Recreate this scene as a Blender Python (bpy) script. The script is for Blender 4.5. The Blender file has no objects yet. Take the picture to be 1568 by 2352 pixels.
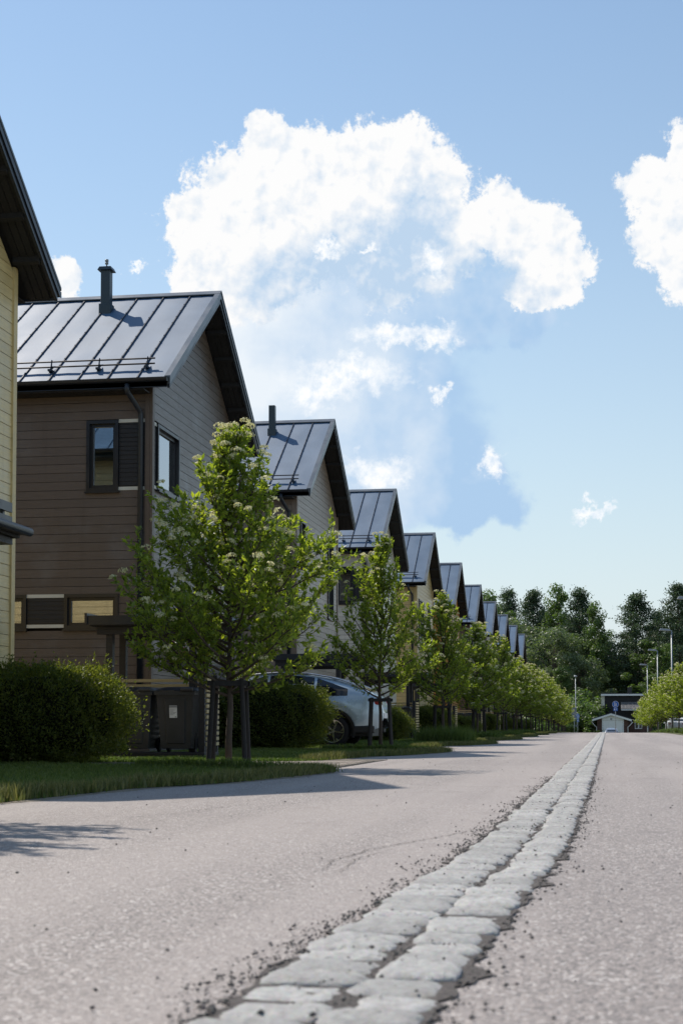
import bpy, math, random
import numpy as np
from mathutils import Vector, Matrix

# ---------------------------------------------------------------- camera
sc = bpy.context.scene
CAMH = 0.47
F, VPX, HY, CX, PPY = 3650.0, 1390.0, 1665.0, 784.0, 1482.0
TH = math.atan((HY - PPY) / F)
PSI = math.atan((VPX - CX) * math.cos(TH) / F)
cam_d = bpy.data.cameras.new('camera')
cam = bpy.data.objects.new('camera', cam_d)
sc.collection.objects.link(cam)
sc.camera = cam
cam.location = (0, 0, CAMH)
cam.rotation_euler = (math.pi / 2 + TH, 0, PSI)
cam_d.sensor_fit = 'HORIZONTAL'
cam_d.sensor_width = 24.0
cam_d.lens = 24.0 * F / 1568.0
cam_d.shift_y = (PPY - 1176.0) / 1568.0
cam_d.clip_start = 0.05
cam_d.clip_end = 6000
cam_d.dof.use_dof = True
cam_d.dof.focus_distance = 30.0
cam_d.dof.aperture_fstop = 8.0

# ---------------------------------------------------------------- light
SUN_EL, SUN_AZ = 51.0, 37.5      # azimuth: degrees behind the left (-X) side
SUN_STRENGTH, SKY_STRENGTH, EXPOSURE = 5.0, 0.12, 0.0
ce, se = math.cos(math.radians(SUN_EL)), math.sin(math.radians(SUN_EL))
SDIR = Vector((-ce * math.cos(math.radians(SUN_AZ)), ce * math.sin(math.radians(SUN_AZ)), se))
sun_d = bpy.data.lights.new('sun', 'SUN')
sun_d.energy = SUN_STRENGTH
sun_d.angle = math.radians(0.53)
sun_d.color = (1.0, 0.93, 0.84)
sun = bpy.data.objects.new('sun', sun_d)
sc.collection.objects.link(sun)
sun.location = (-60, 60, 90)
sun.rotation_euler = SDIR.to_track_quat('Z', 'Y').to_euler()
vs = sc.view_settings
sc.display_settings.display_device = 'sRGB'
vs.view_transform = 'Standard'
vs.look = 'None'
vs.exposure = EXPOSURE
vs.gamma = 1.0
vs.use_curve_mapping = False
sc.render.engine = 'CYCLES'
cy = sc.cycles
cy.use_denoising = True
try:
    cy.denoiser = 'OPENIMAGEDENOISE'
    cy.denoising_input_passes = 'RGB_ALBEDO_NORMAL'
except Exception:
    pass
cy.max_bounces = 7
cy.diffuse_bounces = 4
cy.glossy_bounces = 3
cy.transmission_bounces = 4
cy.transparent_max_bounces = 6
cy.sample_clamp_indirect = 6.0
cy.caustics_reflective = False
cy.caustics_refractive = False
cy.use_adaptive_sampling = True
cy.adaptive_threshold = 0.012
sc.render.film_transparent = False


# ---------------------------------------------------------------- node helper
class NT:
    def __init__(s, tree):
        s.t = tree

    def new(s, typ, **kw):
        n = s.t.nodes.new(typ)
        for k, v in kw.items():
            setattr(n, k, v)
        return n

    def put(s, sock, v):
        if v is None:
            return
        if isinstance(v, bpy.types.NodeSocket):
            s.t.links.new(v, sock)
        else:
            sock.default_value = v

    def m(s, op, a, b=None, c=None, clamp=False):
        n = s.new('ShaderNodeMath', operation=op, use_clamp=clamp)
        for i, v in enumerate((a, b, c)):
            s.put(n.inputs[i], v)
        return n.outputs[0]

    def v(s, op, a, b=None, out=0):
        n = s.new('ShaderNodeVectorMath', operation=op)
        s.put(n.inputs[0], a)
        s.put(n.inputs[1], b)
        return n.outputs[out]

    def mix(s, f, a, b, blend='MIX'):
        n = s.new('ShaderNodeMix', data_type='RGBA', blend_type=blend)
        s.put(n.inputs[0], f)
        s.put(n.inputs[6], a if not isinstance(a, tuple) else col4(a))
        s.put(n.inputs[7], b if not isinstance(b, tuple) else col4(b))
        return n.outputs[2]

    def ramp(s, f, lo, hi, smooth=True, a=0.0, b=1.0):
        n = s.new('ShaderNodeMapRange', interpolation_type='SMOOTHSTEP' if smooth else 'LINEAR', clamp=True)
        s.put(n.inputs[0], f)
        for i, x in enumerate((lo, hi, a, b)):
            s.put(n.inputs[i + 1], x)
        return n.outputs[0]

    def noise(s, vec, scale, detail=3.0, rough=0.5, col=False, dist=0.0, dim='3D'):
        n = s.new('ShaderNodeTexNoise', noise_dimensions=dim)
        s.put(n.inputs['Vector'], vec)
        s.put(n.inputs['Scale'], scale)
        s.put(n.inputs['Detail'], detail)
        s.put(n.inputs['Roughness'], rough)
        s.put(n.inputs['Distortion'], dist)
        return n.outputs[1 if col else 0]

    def voro(s, vec, scale, feature='F1', out=0, dim='3D'):
        n = s.new('ShaderNodeTexVoronoi', feature=feature, voronoi_dimensions=dim)
        s.put(n.inputs['Vector'], vec)
        s.put(n.inputs['Scale'], scale)
        return n.outputs[out]


def col4(c):
    return (c[0], c[1], c[2], 1.0)


# ---------------------------------------------------------------- unprojection (layout in metres from measured sight lines)
fwd = np.array([-math.sin(PSI) * math.cos(TH), math.cos(PSI) * math.cos(TH), math.sin(TH)])
rgt = np.array([math.cos(PSI), math.sin(PSI), 0.0])
upv = np.cross(rgt, fwd)


def ray(u, v):
    r = fwd * F + rgt * (u - CX) + upv * (PPY - v)
    return r / np.linalg.norm(r)


def at_y(u, v, Y):
    r = ray(u, v)
    return r * (Y / r[1]) + [0, 0, CAMH]


def azel(u, v):
    r = ray(u, v)
    return math.degrees(math.atan2(r[0], r[1])), math.degrees(math.asin(r[2]))


# ---------------------------------------------------------------- world: sky and clouds by direction
world = bpy.data.worlds.new('World')
sc.world = world
world.use_nodes = True
wt = world.node_tree
world.cycles.sampling_method = 'MANUAL'
world.cycles.sample_map_resolution = 512
wt.nodes.clear()
W = NT(wt)
sky = W.new('ShaderNodeTexSky', sky_type='NISHITA')
sky.sun_disc = False
sky.sun_elevation = math.radians(SUN_EL)
sky.sun_rotation = math.atan2(SDIR.x, SDIR.y)
sky.air_density = 1.3
sky.dust_density = 0.3
sky.ozone_density = 1.2
tc = W.new('ShaderNodeTexCoord')
D = tc.outputs['Generated']
sep = W.new('ShaderNodeSeparateXYZ')
wt.links.new(D, sep.inputs[0])
dx, dy, dz = sep.outputs
AZ = W.m('MULTIPLY', W.m('ARCTAN2', dx, dy), 180 / math.pi)
EL = W.m('MULTIPLY', W.m('ARCSINE', dz), 180 / math.pi)
cmb = W.new('ShaderNodeCombineXYZ')
wt.links.new(AZ, cmb.inputs[0])
wt.links.new(EL, cmb.inputs[1])
P0 = cmb.outputs[0]
K = math.degrees(1.0 / F)          # degrees per layout unit


def cloud_warp(p, amp1, amp2):
    n1 = W.v('SUBTRACT', W.noise(p, 0.55, 2.0, 0.5, True, dim='2D'), (0.5, 0.5, 0.5))
    n2 = W.v('SUBTRACT', W.noise(p, 2.1, 5.0, 0.62, True, dim='2D'), (0.5, 0.5, 0.5))
    s1 = W.v('MULTIPLY', n1, (amp1, amp1, 0))
    s2 = W.v('MULTIPLY', n2, (amp2, amp2, 0))
    return W.v('ADD', p, W.v('ADD', s1, s2))


def blob_field(p, blobs, soft=0.25):
    acc = None
    for (bx, by, rx, ry) in blobs:
        a, e = azel(bx, by)
        q = W.v('MULTIPLY', W.v('SUBTRACT', p, (a, e, 0)), (1 / (rx * K), 1 / (ry * K), 0))
        d = W.m('SUBTRACT', 1.0, W.v('LENGTH', q, None, 1))
        acc = d if acc is None else W.m('SMOOTH_MAX', acc, d, soft)
    return acc


HARD = [(605, 330, 62, 72), (700, 375, 120, 80), (850, 375, 110, 85), (925, 345, 70, 72), (560, 450, 130, 100),
        (455, 520, 85, 85), (470, 610, 88, 80), (640, 540, 170, 130), (800, 470, 170, 120), (985, 430, 105, 95),
        (1020, 540, 95, 110), (1135, 500, 75, 75), (1230, 555, 105, 85), (1300, 620, 62, 75), (1245, 665, 90, 45),
        (560, 660, 140, 70), (900, 570, 170, 110), (1520, 430, 92, 75), (1575, 350, 52, 70), (1545, 540, 95, 110),
        (1580, 600, 80, 90), (140, 635, 45, 55)]
SOFT = [(800, 690, 370, 150), (620, 830, 260, 210), (800, 900, 330, 160), (880, 1040, 300, 180), (1070, 1140, 130, 90),
        (700, 1130, 300, 160), (1130, 720, 170, 80)]
PUFF = [(800, 860, 150, 48), (1000, 775, 62, 36), (1005, 900, 32, 24), (740, 900, 100, 50), (1130, 1075, 34, 40),
        (870, 1085, 90, 50), (1365, 1168, 60, 22), (320, 622, 30, 18), (755, 565, 45, 26), (835, 568, 26, 18),
        (995, 610, 40, 42), (900, 760, 100, 36)]
DARK = [(860, 610, 250, 110), (960, 500, 90, 90), (1110, 650, 120, 70), (720, 660, 200, 80)]
pw = cloud_warp(P0, 1.0, 0.55)
hard = blob_field(pw, HARD)
softf = blob_field(cloud_warp(P0, 2.4, 0.7), SOFT)
puff = blob_field(cloud_warp(P0, 1.2, 1.5), PUFF)
dark = blob_field(cloud_warp(P0, 1.4, 0.8), DARK)
fine = W.noise(P0, 2.6, 6.0, 0.6, dim='2D')
fine_lit = W.noise(W.v('ADD', P0, (-0.10, 0.20, 0)), 2.6, 6.0, 0.6, dim='2D')
relief = W.m('SUBTRACT', fine, fine_lit)
relief2 = W.m('SUBTRACT', W.noise(P0, 0.8, 4.0, 0.55, dim='2D'), W.noise(W.v('ADD', P0, (-0.3, 0.55, 0)), 0.8, 4.0, 0.55, dim='2D'))
# clouds of the same kind all over the rest of the sky
outn = W.noise(D, 2.3, 6.0, 0.55)
dist_f = W.v('LENGTH', W.v('MULTIPLY', W.v('SUBTRACT', P0, (-9, 12, 0)), (1 / 26, 1 / 27, 0)), None, 1)
out_mask = W.m('MULTIPLY', W.ramp(dist_f, 0.9, 1.5), W.ramp(EL, -1, 8))
out_a = W.m('MULTIPLY', W.ramp(outn, 0.60, 0.70), out_mask)
a_soft = W.m('MULTIPLY', W.ramp(softf, -0.05, 0.30), 0.95)
a_puff = W.ramp(W.m('ADD', puff, W.m('MULTIPLY', W.m('SUBTRACT', fine, 0.5), 0.75)), -0.12, 0.75)
pl_ = W.v('ADD', P0, W.v('MULTIPLY', W.v('SUBTRACT', W.noise(P0, 0.9, 3.0, 0.5, True, dim='2D'), (0.5, 0.5, 0.5)), (0.9, 0.9, 0)))
lob1 = W.m('SUBTRACT', 0.5, W.voro(pl_, 0.75, 'SMOOTH_F1', 0, '2D'))
lob2 = W.m('SUBTRACT', 0.5, W.voro(pl_, 1.9, 'SMOOTH_F1', 0, '2D'))
lob3 = W.m('SUBTRACT', 0.5, W.voro(pl_, 4.3, 'SMOOTH_F1', 0, '2D'))
lobes = W.m('ADD', W.m('MULTIPLY', lob1, 0.42), W.m('ADD', W.m('MULTIPLY', lob2, 0.22), W.m('MULTIPLY', lob3, 0.10)))
pu_ = W.v('ADD', pl_, (-0.10, 0.22, 0))
lobes_up = W.m('ADD', W.m('MULTIPLY', W.m('SUBTRACT', 0.5, W.voro(pu_, 0.75, 'SMOOTH_F1', 0, '2D')), 0.42), W.m('MULTIPLY', W.m('SUBTRACT', 0.5, W.voro(pu_, 1.9, 'SMOOTH_F1', 0, '2D')), 0.30))
a_hard = W.ramp(W.m('ADD', W.m('ADD', hard, lobes), W.m('MULTIPLY', W.m('SUBTRACT', W.noise(P0, 5.5, 7.0, 0.68, dim='2D'), 0.5), 0.50)), -0.03, 0.22)
skyc = W.v('MULTIPLY', sky.outputs[0], (SKY_STRENGTH * 0.93, SKY_STRENGTH * 1.0, SKY_STRENGTH * 1.04))
HAZE_C = (0.76, 0.87, 0.97)
hz = W.m('MULTIPLY', W.m('POWER', W.m('SUBTRACT', 1.0, W.m('ABSOLUTE', dz)), 4.4), 0.92)
base = W.mix(hz, skyc, (0.70, 0.79, 0.89))
c = W.mix(out_a, base, W.mix(W.ramp(outn, 0.58, 0.72), (1.0, 1.0, 1.0), (0.72, 0.78, 0.86)))
vz = W.m('ADD', W.ramp(AZ, azel(560, 900)[0], azel(1060, 900)[0], False, 0.95, 0.05), W.m('MULTIPLY', W.m('SUBTRACT', W.noise(P0, 0.35, 4.0, 0.55, dim='2D'), 0.5), 1.5), None, True)
veil = W.mix(vz, (0.42, 0.61, 0.85), (0.86, 0.92, 0.98))
c = W.mix(a_soft, c, veil)
dk = W.m('ADD', W.m('MULTIPLY', W.ramp(dark, -0.35, 0.65), 0.95), W.m('MULTIPLY', relief, 0.35))
dk = W.m('ADD', dk, W.m('MULTIPLY', relief2, 1.3))
dk = W.m('ADD', dk, W.m('MULTIPLY', W.m('SUBTRACT', lobes_up, lobes), 1.35), None, True)
white = W.mix(dk, (0.985, 0.985, 0.985), (0.52, 0.675, 0.86))
c = W.mix(a_hard, c, white)
pc = W.mix(W.m('ADD', 0.25, W.m('MULTIPLY', relief, 2.0), None, True), (1.05, 1.05, 1.05), (0.70, 0.82, 0.95))
c = W.mix(W.m('MULTIPLY', a_puff, 0.92), c, pc)
bg = W.new('ShaderNodeBackground')
c = W.v('MULTIPLY', c, (1 / SKY_STRENGTH,) * 3)
wt.links.new(c, bg.inputs[0])
bg.inputs[1].default_value = SKY_STRENGTH
wo = W.new('ShaderNodeOutputWorld')
wt.links.new(bg.outputs[0], wo.inputs[0])

# ---------------------------------------------------------------- mesh helpers
COL = sc.collection
R = random.Random(7)


def link(o, parent=None):
    COL.objects.link(o)
    if parent is not None:
        o.parent = parent
    return o


def tag(o, label=None, cat=None, group=None, kind=None):
    if label:
        o['label'] = label
    if cat:
        o['category'] = cat
    if group:
        o['group'] = group
    if kind:
        o['kind'] = kind
    return o


def empty(name, loc=(0, 0, 0), rz=0.0, **kw):
    o = bpy.data.objects.new(name, None)
    o.empty_display_size = 0.2
    o.location = loc
    o.rotation_euler = (0, 0, rz)
    link(o)
    return tag(o, **kw)


def mesh_np(name, V, Q=None, T=None, smooth=False):
    """mesh from numpy vertex array and quad / triangle index arrays"""
    me = bpy.data.meshes.new(name)
    V = np.asarray(V, dtype=np.float32).reshape(-1, 3)
    loops, starts, totals = [], [], []
    n = 0
    for A, k in ((Q, 4), (T, 3)):
        if A is None or len(A) == 0:
            continue
        A = np.asarray(A, dtype=np.int32).reshape(-1, k)
        loops.append(A.ravel())
        starts.append(np.arange(len(A), dtype=np.int32) * k + n)
        totals.append(np.full(len(A), k, dtype=np.int32))
        n += A.size
    me.vertices.add(len(V))
    me.vertices.foreach_set('co', V.ravel())
    L = np.concatenate(loops)
    me.loops.add(len(L))
    me.loops.foreach_set('vertex_index', L)
    S = np.concatenate(starts)
    me.polygons.add(len(S))
    me.polygons.foreach_set('loop_start', S)
    me.polygons.foreach_set('loop_total', np.concatenate(totals))
    if smooth:
        me.polygons.foreach_set('use_smooth', np.ones(len(S), dtype=bool))
    me.update(calc_edges=True)
    return me


def obj(name, me, mat, parent=None, **kw):
    if mat is not None and len(me.materials) == 0:
        me.materials.append(mat)
    o = bpy.data.objects.new(name, me)
    link(o, parent)
    return tag(o, **kw)


class MB:
    def __init__(s):
        s.v, s.f = [], []

    def add(s, vs_, fs):
        n = len(s.v)
        s.v += [tuple(p) for p in vs_]
        s.f += [tuple(i + n for i in f) for f in fs]
        return s

    def box(s, x0, x1, y0, y1, z0, z1):
        return s.hexa([(x0, y0, z0), (x1, y0, z0), (x1, y1, z0), (x0, y1, z0), (x0, y0, z1), (x1, y0, z1), (x1, y1, z1), (x0, y1, z1)])

    def hexa(s, p):
        return s.add(p, [(0, 3, 2, 1), (4, 5, 6, 7), (0, 1, 5, 4), (1, 2, 6, 5), (2, 3, 7, 6), (3, 0, 4, 7)])

    def quad(s, a, b, c_, d):
        return s.add([a, b, c_, d], [(0, 1, 2, 3)])

    def prism(s, poly, axis, a, b):
        """extrude a 2D polygon (counter-clockwise) along axis 0/1/2 from a to b"""
        def put(p, t):
            q = [p[0], p[1]]
            q.insert(axis, t)
            return tuple(q)
        n = len(poly)
        vs_ = [put(p, a) for p in poly] + [put(p, b) for p in poly]
        fs = [tuple(range(n - 1, -1, -1)), tuple(range(n, 2 * n))]
        fs += [(i, (i + 1) % n, n + (i + 1) % n, n + i) for i in range(n)]
        return s.add(vs_, fs)

    def tube(s, pts, rad, n=8, cap=True):
        pts = [Vector(p) for p in pts]
        if not hasattr(rad, '__len__'):
            rad = [rad] * len(pts)
        rings = []
        prev = None
        for i, p in enumerate(pts):
            t = (pts[min(i + 1, len(pts) - 1)] - pts[max(i - 1, 0)])
            t = t.normalized() if t.length > 1e-9 else Vector((0, 0, 1))
            if prev is None:
                a = t.orthogonal().normalized()
            else:
                a = (prev - t * prev.dot(t))
                a = a.normalized() if a.length > 1e-6 else t.orthogonal().normalized()
            prev = a
            b = t.cross(a)
            rings.append([p + (a * math.cos(2 * math.pi * k / n) + b * math.sin(2 * math.pi * k / n)) * rad[i] for k in range(n)])
        base_ = len(s.v)
        for r_ in rings:
            s.v += [tuple(q) for q in r_]
        for i in range(len(rings) - 1):
            for k in range(n):
                a0 = base_ + i * n + k
                a1 = base_ + i * n + (k + 1) % n
                s.f.append((a0, a1, a1 + n, a0 + n))
        if cap:
            s.f.append(tuple(base_ + k for k in range(n - 1, -1, -1)))
            s.f.append(tuple(base_ + (len(rings) - 1) * n + k for k in range(n)))
        return s

    def lathe(s, prof, n=24, axis=2, c0=(0, 0, 0)):
        """prof: list of (r, h)"""
        base_ = len(s.v)
        for r_, h in prof:
            for k in range(n):
                a = 2 * math.pi * k / n
                q = [math.cos(a) * r_, math.sin(a) * r_]
                q.insert(axis, h)
                s.v.append((q[0] + c0[0], q[1] + c0[1], q[2] + c0[2]))
        for i in range(len(prof) - 1):
            for k in range(n):
                a0, a1 = base_ + i * n + k, base_ + i * n + (k + 1) % n
                s.f.append((a0, a1, a1 + n, a0 + n))
        return s

    def mesh(s, name):
        me = bpy.data.meshes.new(name)
        me.from_pydata(s.v, [], s.f)
        me.update()
        return me

    def build(s, name, mat, parent=None, smooth=False, bevel=0.0, loc=None, **kw):
        me = s.mesh(name)
        if smooth:
            me.polygons.foreach_set('use_smooth', [True] * len(me.polygons))
        o = obj(name, me, mat, parent, **kw)
        if bevel:
            m_ = o.modifiers.new('bevel', 'BEVEL')
            m_.width = bevel
            m_.segments = 2
            m_.limit_method = 'ANGLE'
        if loc:
            o.location = loc
        return o


def gz(y):
    """height of the street: level, then falling away past the crest"""
    if y < 85:
        return 0.0
    if y < 215:
        return -1.2e-4 * (y - 85) ** 2
    return -1.2e-4 * 130 ** 2


# ---------------------------------------------------------------- materials
def new_mat(name):
    m_ = bpy.data.materials.new(name)
    m_.use_nodes = True
    t = m_.node_tree
    t.nodes.clear()
    n = NT(t)
    out = n.new('ShaderNodeOutputMaterial')
    return m_, n, out


def principled(n, out, color, rough=0.5, metal=0.0, spec=0.5, bump=None, bump_d=0.01, coat=0.0):
    b = n.new('ShaderNodeBsdfPrincipled')
    n.put(b.inputs['Base Color'], col4(color) if isinstance(color, tuple) else color)
    n.put(b.inputs['Roughness'], rough)
    n.put(b.inputs['Metallic'], metal)
    n.put(b.inputs['Specular IOR Level'], spec)
    if coat:
        n.put(b.inputs['Coat Weight'], coat)
        n.put(b.inputs['Coat Roughness'], 0.06)
    if bump is not None:
        bp = n.new('ShaderNodeBump')
        bp.inputs['Strength'].default_value = 1.0
        bp.inputs['Distance'].default_value = bump_d
        n.put(bp.inputs['Height'], bump)
        n.t.links.new(bp.outputs[0], b.inputs['Normal'])
    if out is not None:
        n.t.links.new(b.outputs[0], out.inputs[0])
    return b


def objco(n):
    return n.new('ShaderNodeTexCoord').outputs['Object']


def posco(n):
    return n.new('ShaderNodeNewGeometry').outputs['Position']


def mat_plain(name, color, rough=0.5, metal=0.0, spec=0.5, var=0.12, scale=6.0, coat=0.0, bump_d=0.0):
    m_, n, out = new_mat(name)
    p = posco(n)
    f = n.noise(p, scale, 4.0, 0.6)
    c1 = tuple(x * (1 - var) for x in color)
    c2 = tuple(min(1.0, x * (1 + var)) for x in color)
    cc = n.mix(n.ramp(f, 0.3, 0.7), c1, c2)
    r_ = n.ramp(f, 0.25, 0.75, True, max(0.02, rough - 0.06), min(1, rough + 0.06))
    principled(n, out, cc, r_, metal, spec, n.noise(p, scale * 12, 3.0) if bump_d else None, bump_d, coat)
    return m_


def mat_wood(name, color, axis='x', rough=0.55, wear=(0.6, 0.6, 0.6), wear_amt=0.12):
    """painted sawn board: grain streaks along the board, per-board tint, faint weathering"""
    m_, n, out = new_mat(name)
    p = posco(n)
    sc_ = (1.2, 22, 22) if axis == 'x' else (22, 1.2, 22)
    g = n.noise(n.v('MULTIPLY', p, sc_), 2.5, 5.0, 0.65)
    blot = n.noise(p, 1.3, 4.0, 0.6)
    rnd = n.new('ShaderNodeObjectInfo').outputs['Random']
    c1 = n.mix(n.ramp(g, 0.3, 0.72), tuple(x * 0.80 for x in color), tuple(x * 1.12 for x in color))
    c2 = n.mix(n.m('MULTIPLY', rnd, 0.55), c1, tuple(x * 0.74 for x in color))
    c3 = n.mix(n.m('MULTIPLY', n.ramp(blot, 0.5, 0.75), wear_amt), c2, wear)
    run = n.noise(n.v('MULTIPLY', p, (4.0, 4.0, 0.22)), 1.6, 5.0, 0.65)
    c3 = n.mix(n.m('MULTIPLY', n.ramp(run, 0.50, 0.72), 0.30), c3, tuple(x * 0.55 for x in color))
    rr = n.ramp(g, 0.25, 0.75, True, rough - 0.1, rough + 0.1)
    principled(n, out, c3, rr, 0.0, 0.5, g, 0.004)
    return m_


def mat_leaf(name, c_dark, c_lite, transl=0.42, rough=0.42, tl=None):
    m_, n, out = new_mat(name)
    geo = n.new('ShaderNodeNewGeometry')
    rnd = geo.outputs['Random Per Island']
    big = n.noise(geo.outputs['Position'], 1.7, 2.0)
    f = n.m('ADD', n.m('MULTIPLY', n.m('POWER', rnd, 1.5), 0.75), n.m('MULTIPLY', big, 0.3), None, True)
    cc = n.mix(f, c_dark, c_lite)
    b = principled(n, None, cc, rough, 0.0, 0.35)
    t = n.new('ShaderNodeBsdfTranslucent')
    tc_ = n.mix(1.0, cc, tl or (1.0, 1.25, 0.5), 'MULTIPLY')
    n.t.links.new(tc_, t.inputs[0])
    mx = n.new('ShaderNodeMixShader')
    mx.inputs[0].default_value = transl
    n.t.links.new(b.outputs[0], mx.inputs[1])
    n.t.links.new(t.outputs[0], mx.inputs[2])
    n.t.links.new(mx.outputs[0], out.inputs[0])
    return m_


def mat_glass(name, tint=(0.8, 0.85, 0.85), refl=0.12):
    m_, n, out = new_mat(name)
    fr = n.new('ShaderNodeFresnel')
    fr.inputs[0].default_value = 1.7
    tr = n.new('ShaderNodeBsdfTransparent')
    tr.inputs[0].default_value = col4(tint)
    gl = n.new('ShaderNodeBsdfGlossy')
    gl.inputs['Roughness'].default_value = 0.02
    gl.inputs[0].default_value = (0.95, 0.97, 1, 1)
    mx = n.new('ShaderNodeMixShader')
    n.put(mx.inputs[0], n.m('ADD', n.m('MULTIPLY', fr.outputs[0], 1.35), refl, None, True))
    n.t.links.new(tr.outputs[0], mx.inputs[1])
    n.t.links.new(gl.outputs[0], mx.inputs[2])
    n.t.links.new(mx.outputs[0], out.inputs[0])
    return m_


def mat_asphalt():
    m_, n, out = new_mat('asphalt')
    p = posco(n)
    agg = n.voro(p, 135.0, 'F1', 1)                 # coloured aggregate
    sepc = n.new('ShaderNodeSeparateColor')
    n.t.links.new(agg, sepc.inputs[0])
    a1 = sepc.outputs[0]
    a2 = sepc.outputs[1]
    dist = n.voro(p, 135.0, 'F1', 0)
    fine_ = n.noise(p, 240.0, 3.0, 0.7)
    mid = n.noise(p, 9.0, 5.0, 0.65)
    big = n.noise(p, 0.35, 5.0, 0.6)
    lane = n.noise(n.v('MULTIPLY', p, (1.5, 0.05, 1)), 1.0, 3.0, 0.5)
    stain = n.noise(p, 1.1, 6.0, 0.7)
    c1 = n.mix(n.ramp(a1, 0.0, 1.0), (0.170, 0.147, 0.134), (0.375, 0.328, 0.299))
    c1 = n.mix(n.ramp(a2, 0.90, 0.95), c1, (0.62, 0.57, 0.53))
    c1 = n.mix(n.ramp(a2, 0.10, 0.05), c1, (0.07, 0.063, 0.060))
    c2 = n.mix(n.m('MULTIPLY', n.ramp(fine_, 0.60, 0.72), 0.45), c1, (0.11, 0.096, 0.090))
    c3 = n.mix(n.m('MULTIPLY', n.ramp(big, 0.40, 0.66), 0.34), c2, (0.220, 0.190, 0.176))
    c3 = n.mix(n.m('MULTIPLY', n.ramp(lane, 0.42, 0.62), 0.45), c3, (0.375, 0.328, 0.300))
    c3 = n.mix(n.m('MULTIPLY', n.ramp(stain, 0.57, 0.72), 0.40), c3, (0.150, 0.128, 0.120))
    c4 = n.mix(n.m('MULTIPLY', n.ramp(mid, 0.58, 0.8), 0.14), c3, (0.19, 0.165, 0.152))
    h = n.m('ADD', n.m('MULTIPLY', n.m('SUBTRACT', 0.6, dist), 0.8), n.m('ADD', n.m('MULTIPLY', fine_, 0.5), n.m('MULTIPLY', mid, 0.25)))
    principled(n, out, c4, n.ramp(a1, 0, 1, False, 0.55, 0.8), 0.0, 0.4, h, 0.003)
    return m_


def mat_stone(name, ca, cb, scale=30.0, bd=0.004, rough=0.75):
    m_, n, out = new_mat(name)
    p = posco(n)
    rnd = n.new('ShaderNodeObjectInfo').outputs['Random']
    isl = n.new('ShaderNodeNewGeometry').outputs['Random Per Island']
    sp = n.voro(p, scale * 9, 'F1', 1)
    f1 = n.noise(p, scale, 5.0, 0.65)
    cc = n.mix(n.ramp(f1, 0.3, 0.7), ca, cb)
    cc = n.mix(0.28, cc, sp, 'SOFT_LIGHT')
    cc = n.mix(n.m('MULTIPLY', n.m('ADD', rnd, isl), 0.36), cc, tuple(x * 0.55 for x in ca))
    dirt = n.noise(p, 5.0, 5.0, 0.7)
    cc = n.mix(n.m('MULTIPLY', n.ramp(dirt, 0.55, 0.75), 0.45), cc, (0.20, 0.175, 0.15))
    principled(n, out, cc, rough, 0.0, 0.35, f1, bd)
    return m_


def mat_ground():
    m_, n, out = new_mat('verge_ground')
    p = posco(n)
    f = n.noise(p, 0.9, 5.0, 0.6)
    f2 = n.noise(p, 14.0, 4.0, 0.7)
    cc = n.mix(n.ramp(f, 0.4, 0.62), (0.055, 0.085, 0.022), (0.20, 0.165, 0.10))
    cc = n.mix(n.ramp(f2, 0.4, 0.7), cc, (0.04, 0.06, 0.018))
    principled(n, out, cc, 0.9, 0, 0.2, f2, 0.02)
    return m_


def mat_lawn():
    m_, n, out = new_mat('lawn_soil')
    p = posco(n)
    f = n.noise(p, 6.0, 5.0, 0.7)
    cc = n.mix(n.ramp(f, 0.35, 0.65), (0.018, 0.03, 0.008), (0.05, 0.06, 0.018))
    principled(n, out, cc, 0.9, 0, 0.2, n.noise(p, 60, 3.0), 0.015)
    return m_


M = {}
M['asphalt'] = mat_asphalt()
M['ground'] = mat_ground()
M['lawn'] = mat_lawn()
M['sett'] = mat_stone('granite_sett', (0.33, 0.322, 0.305), (0.55, 0.54, 0.515), 50.0, 0.005)
M['sett_bed'] = mat_stone('sett_bedding', (0.06, 0.053, 0.047), (0.24, 0.21, 0.19), 130.0, 0.010, 0.9)
M['gravel'] = mat_stone('dark_grit', (0.07, 0.068, 0.066), (0.24, 0.22, 0.205), 80.0, 0.002)
M['paver'] = mat_stone('concrete_paver', (0.30, 0.255, 0.21), (0.42, 0.36, 0.30), 20.0, 0.002, 0.8)
M['paver_joint'] = mat_stone('paver_joint_sand', (0.14, 0.12, 0.095), (0.22, 0.19, 0.15), 40.0, 0.004, 0.9)
M['sand'] = mat_stone('sandy_verge_soil', (0.24, 0.20, 0.15), (0.40, 0.34, 0.26), 70.0, 0.004, 0.9)
M['roof'] = mat_plain('roof_sheet_steel', (0.055, 0.115, 0.195), 0.54, 0.0, 0.55, 0.10, 0.9)
M['trim'] = mat_plain('dark_painted_steel', (0.014, 0.018, 0.025), 0.36, 0.0, 0.5, 0.15, 3.0)
M['verge'] = mat_plain('verge_flashing_steel', (0.09, 0.105, 0.12), 0.34, 0.0, 0.5, 0.1, 2.0)
M['flue'] = mat_plain('chimney_steel_blue_black', (0.018, 0.034, 0.044), 0.4, 0.0, 0.5, 0.12, 4.0)
M['soffit'] = mat_wood('soffit_dark_wood', (0.016, 0.015, 0.015), 'y', 0.7, (0.05, 0.05, 0.05), 0.1)
M['darkwood'] = mat_wood('charcoal_painted_wood', (0.014, 0.014, 0.017), 'x', 0.55, (0.03, 0.03, 0.034), 0.2)
M['frame'] = mat_plain('window_frame_black', (0.012, 0.013, 0.016), 0.34, 0.0, 0.5, 0.15, 5.0)
M['cream_trim'] = mat_plain('cream_flashing', (0.62, 0.60, 0.52), 0.35, 0.0, 0.5, 0.06, 3.0)
M['glass'] = mat_glass('window_glass', (0.8, 0.85, 0.85), 0.22)
M['blind'] = mat_plain('pale_blind', (0.30, 0.29, 0.26), 0.7, 0, 0.3, 0.1, 4.0)
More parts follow.
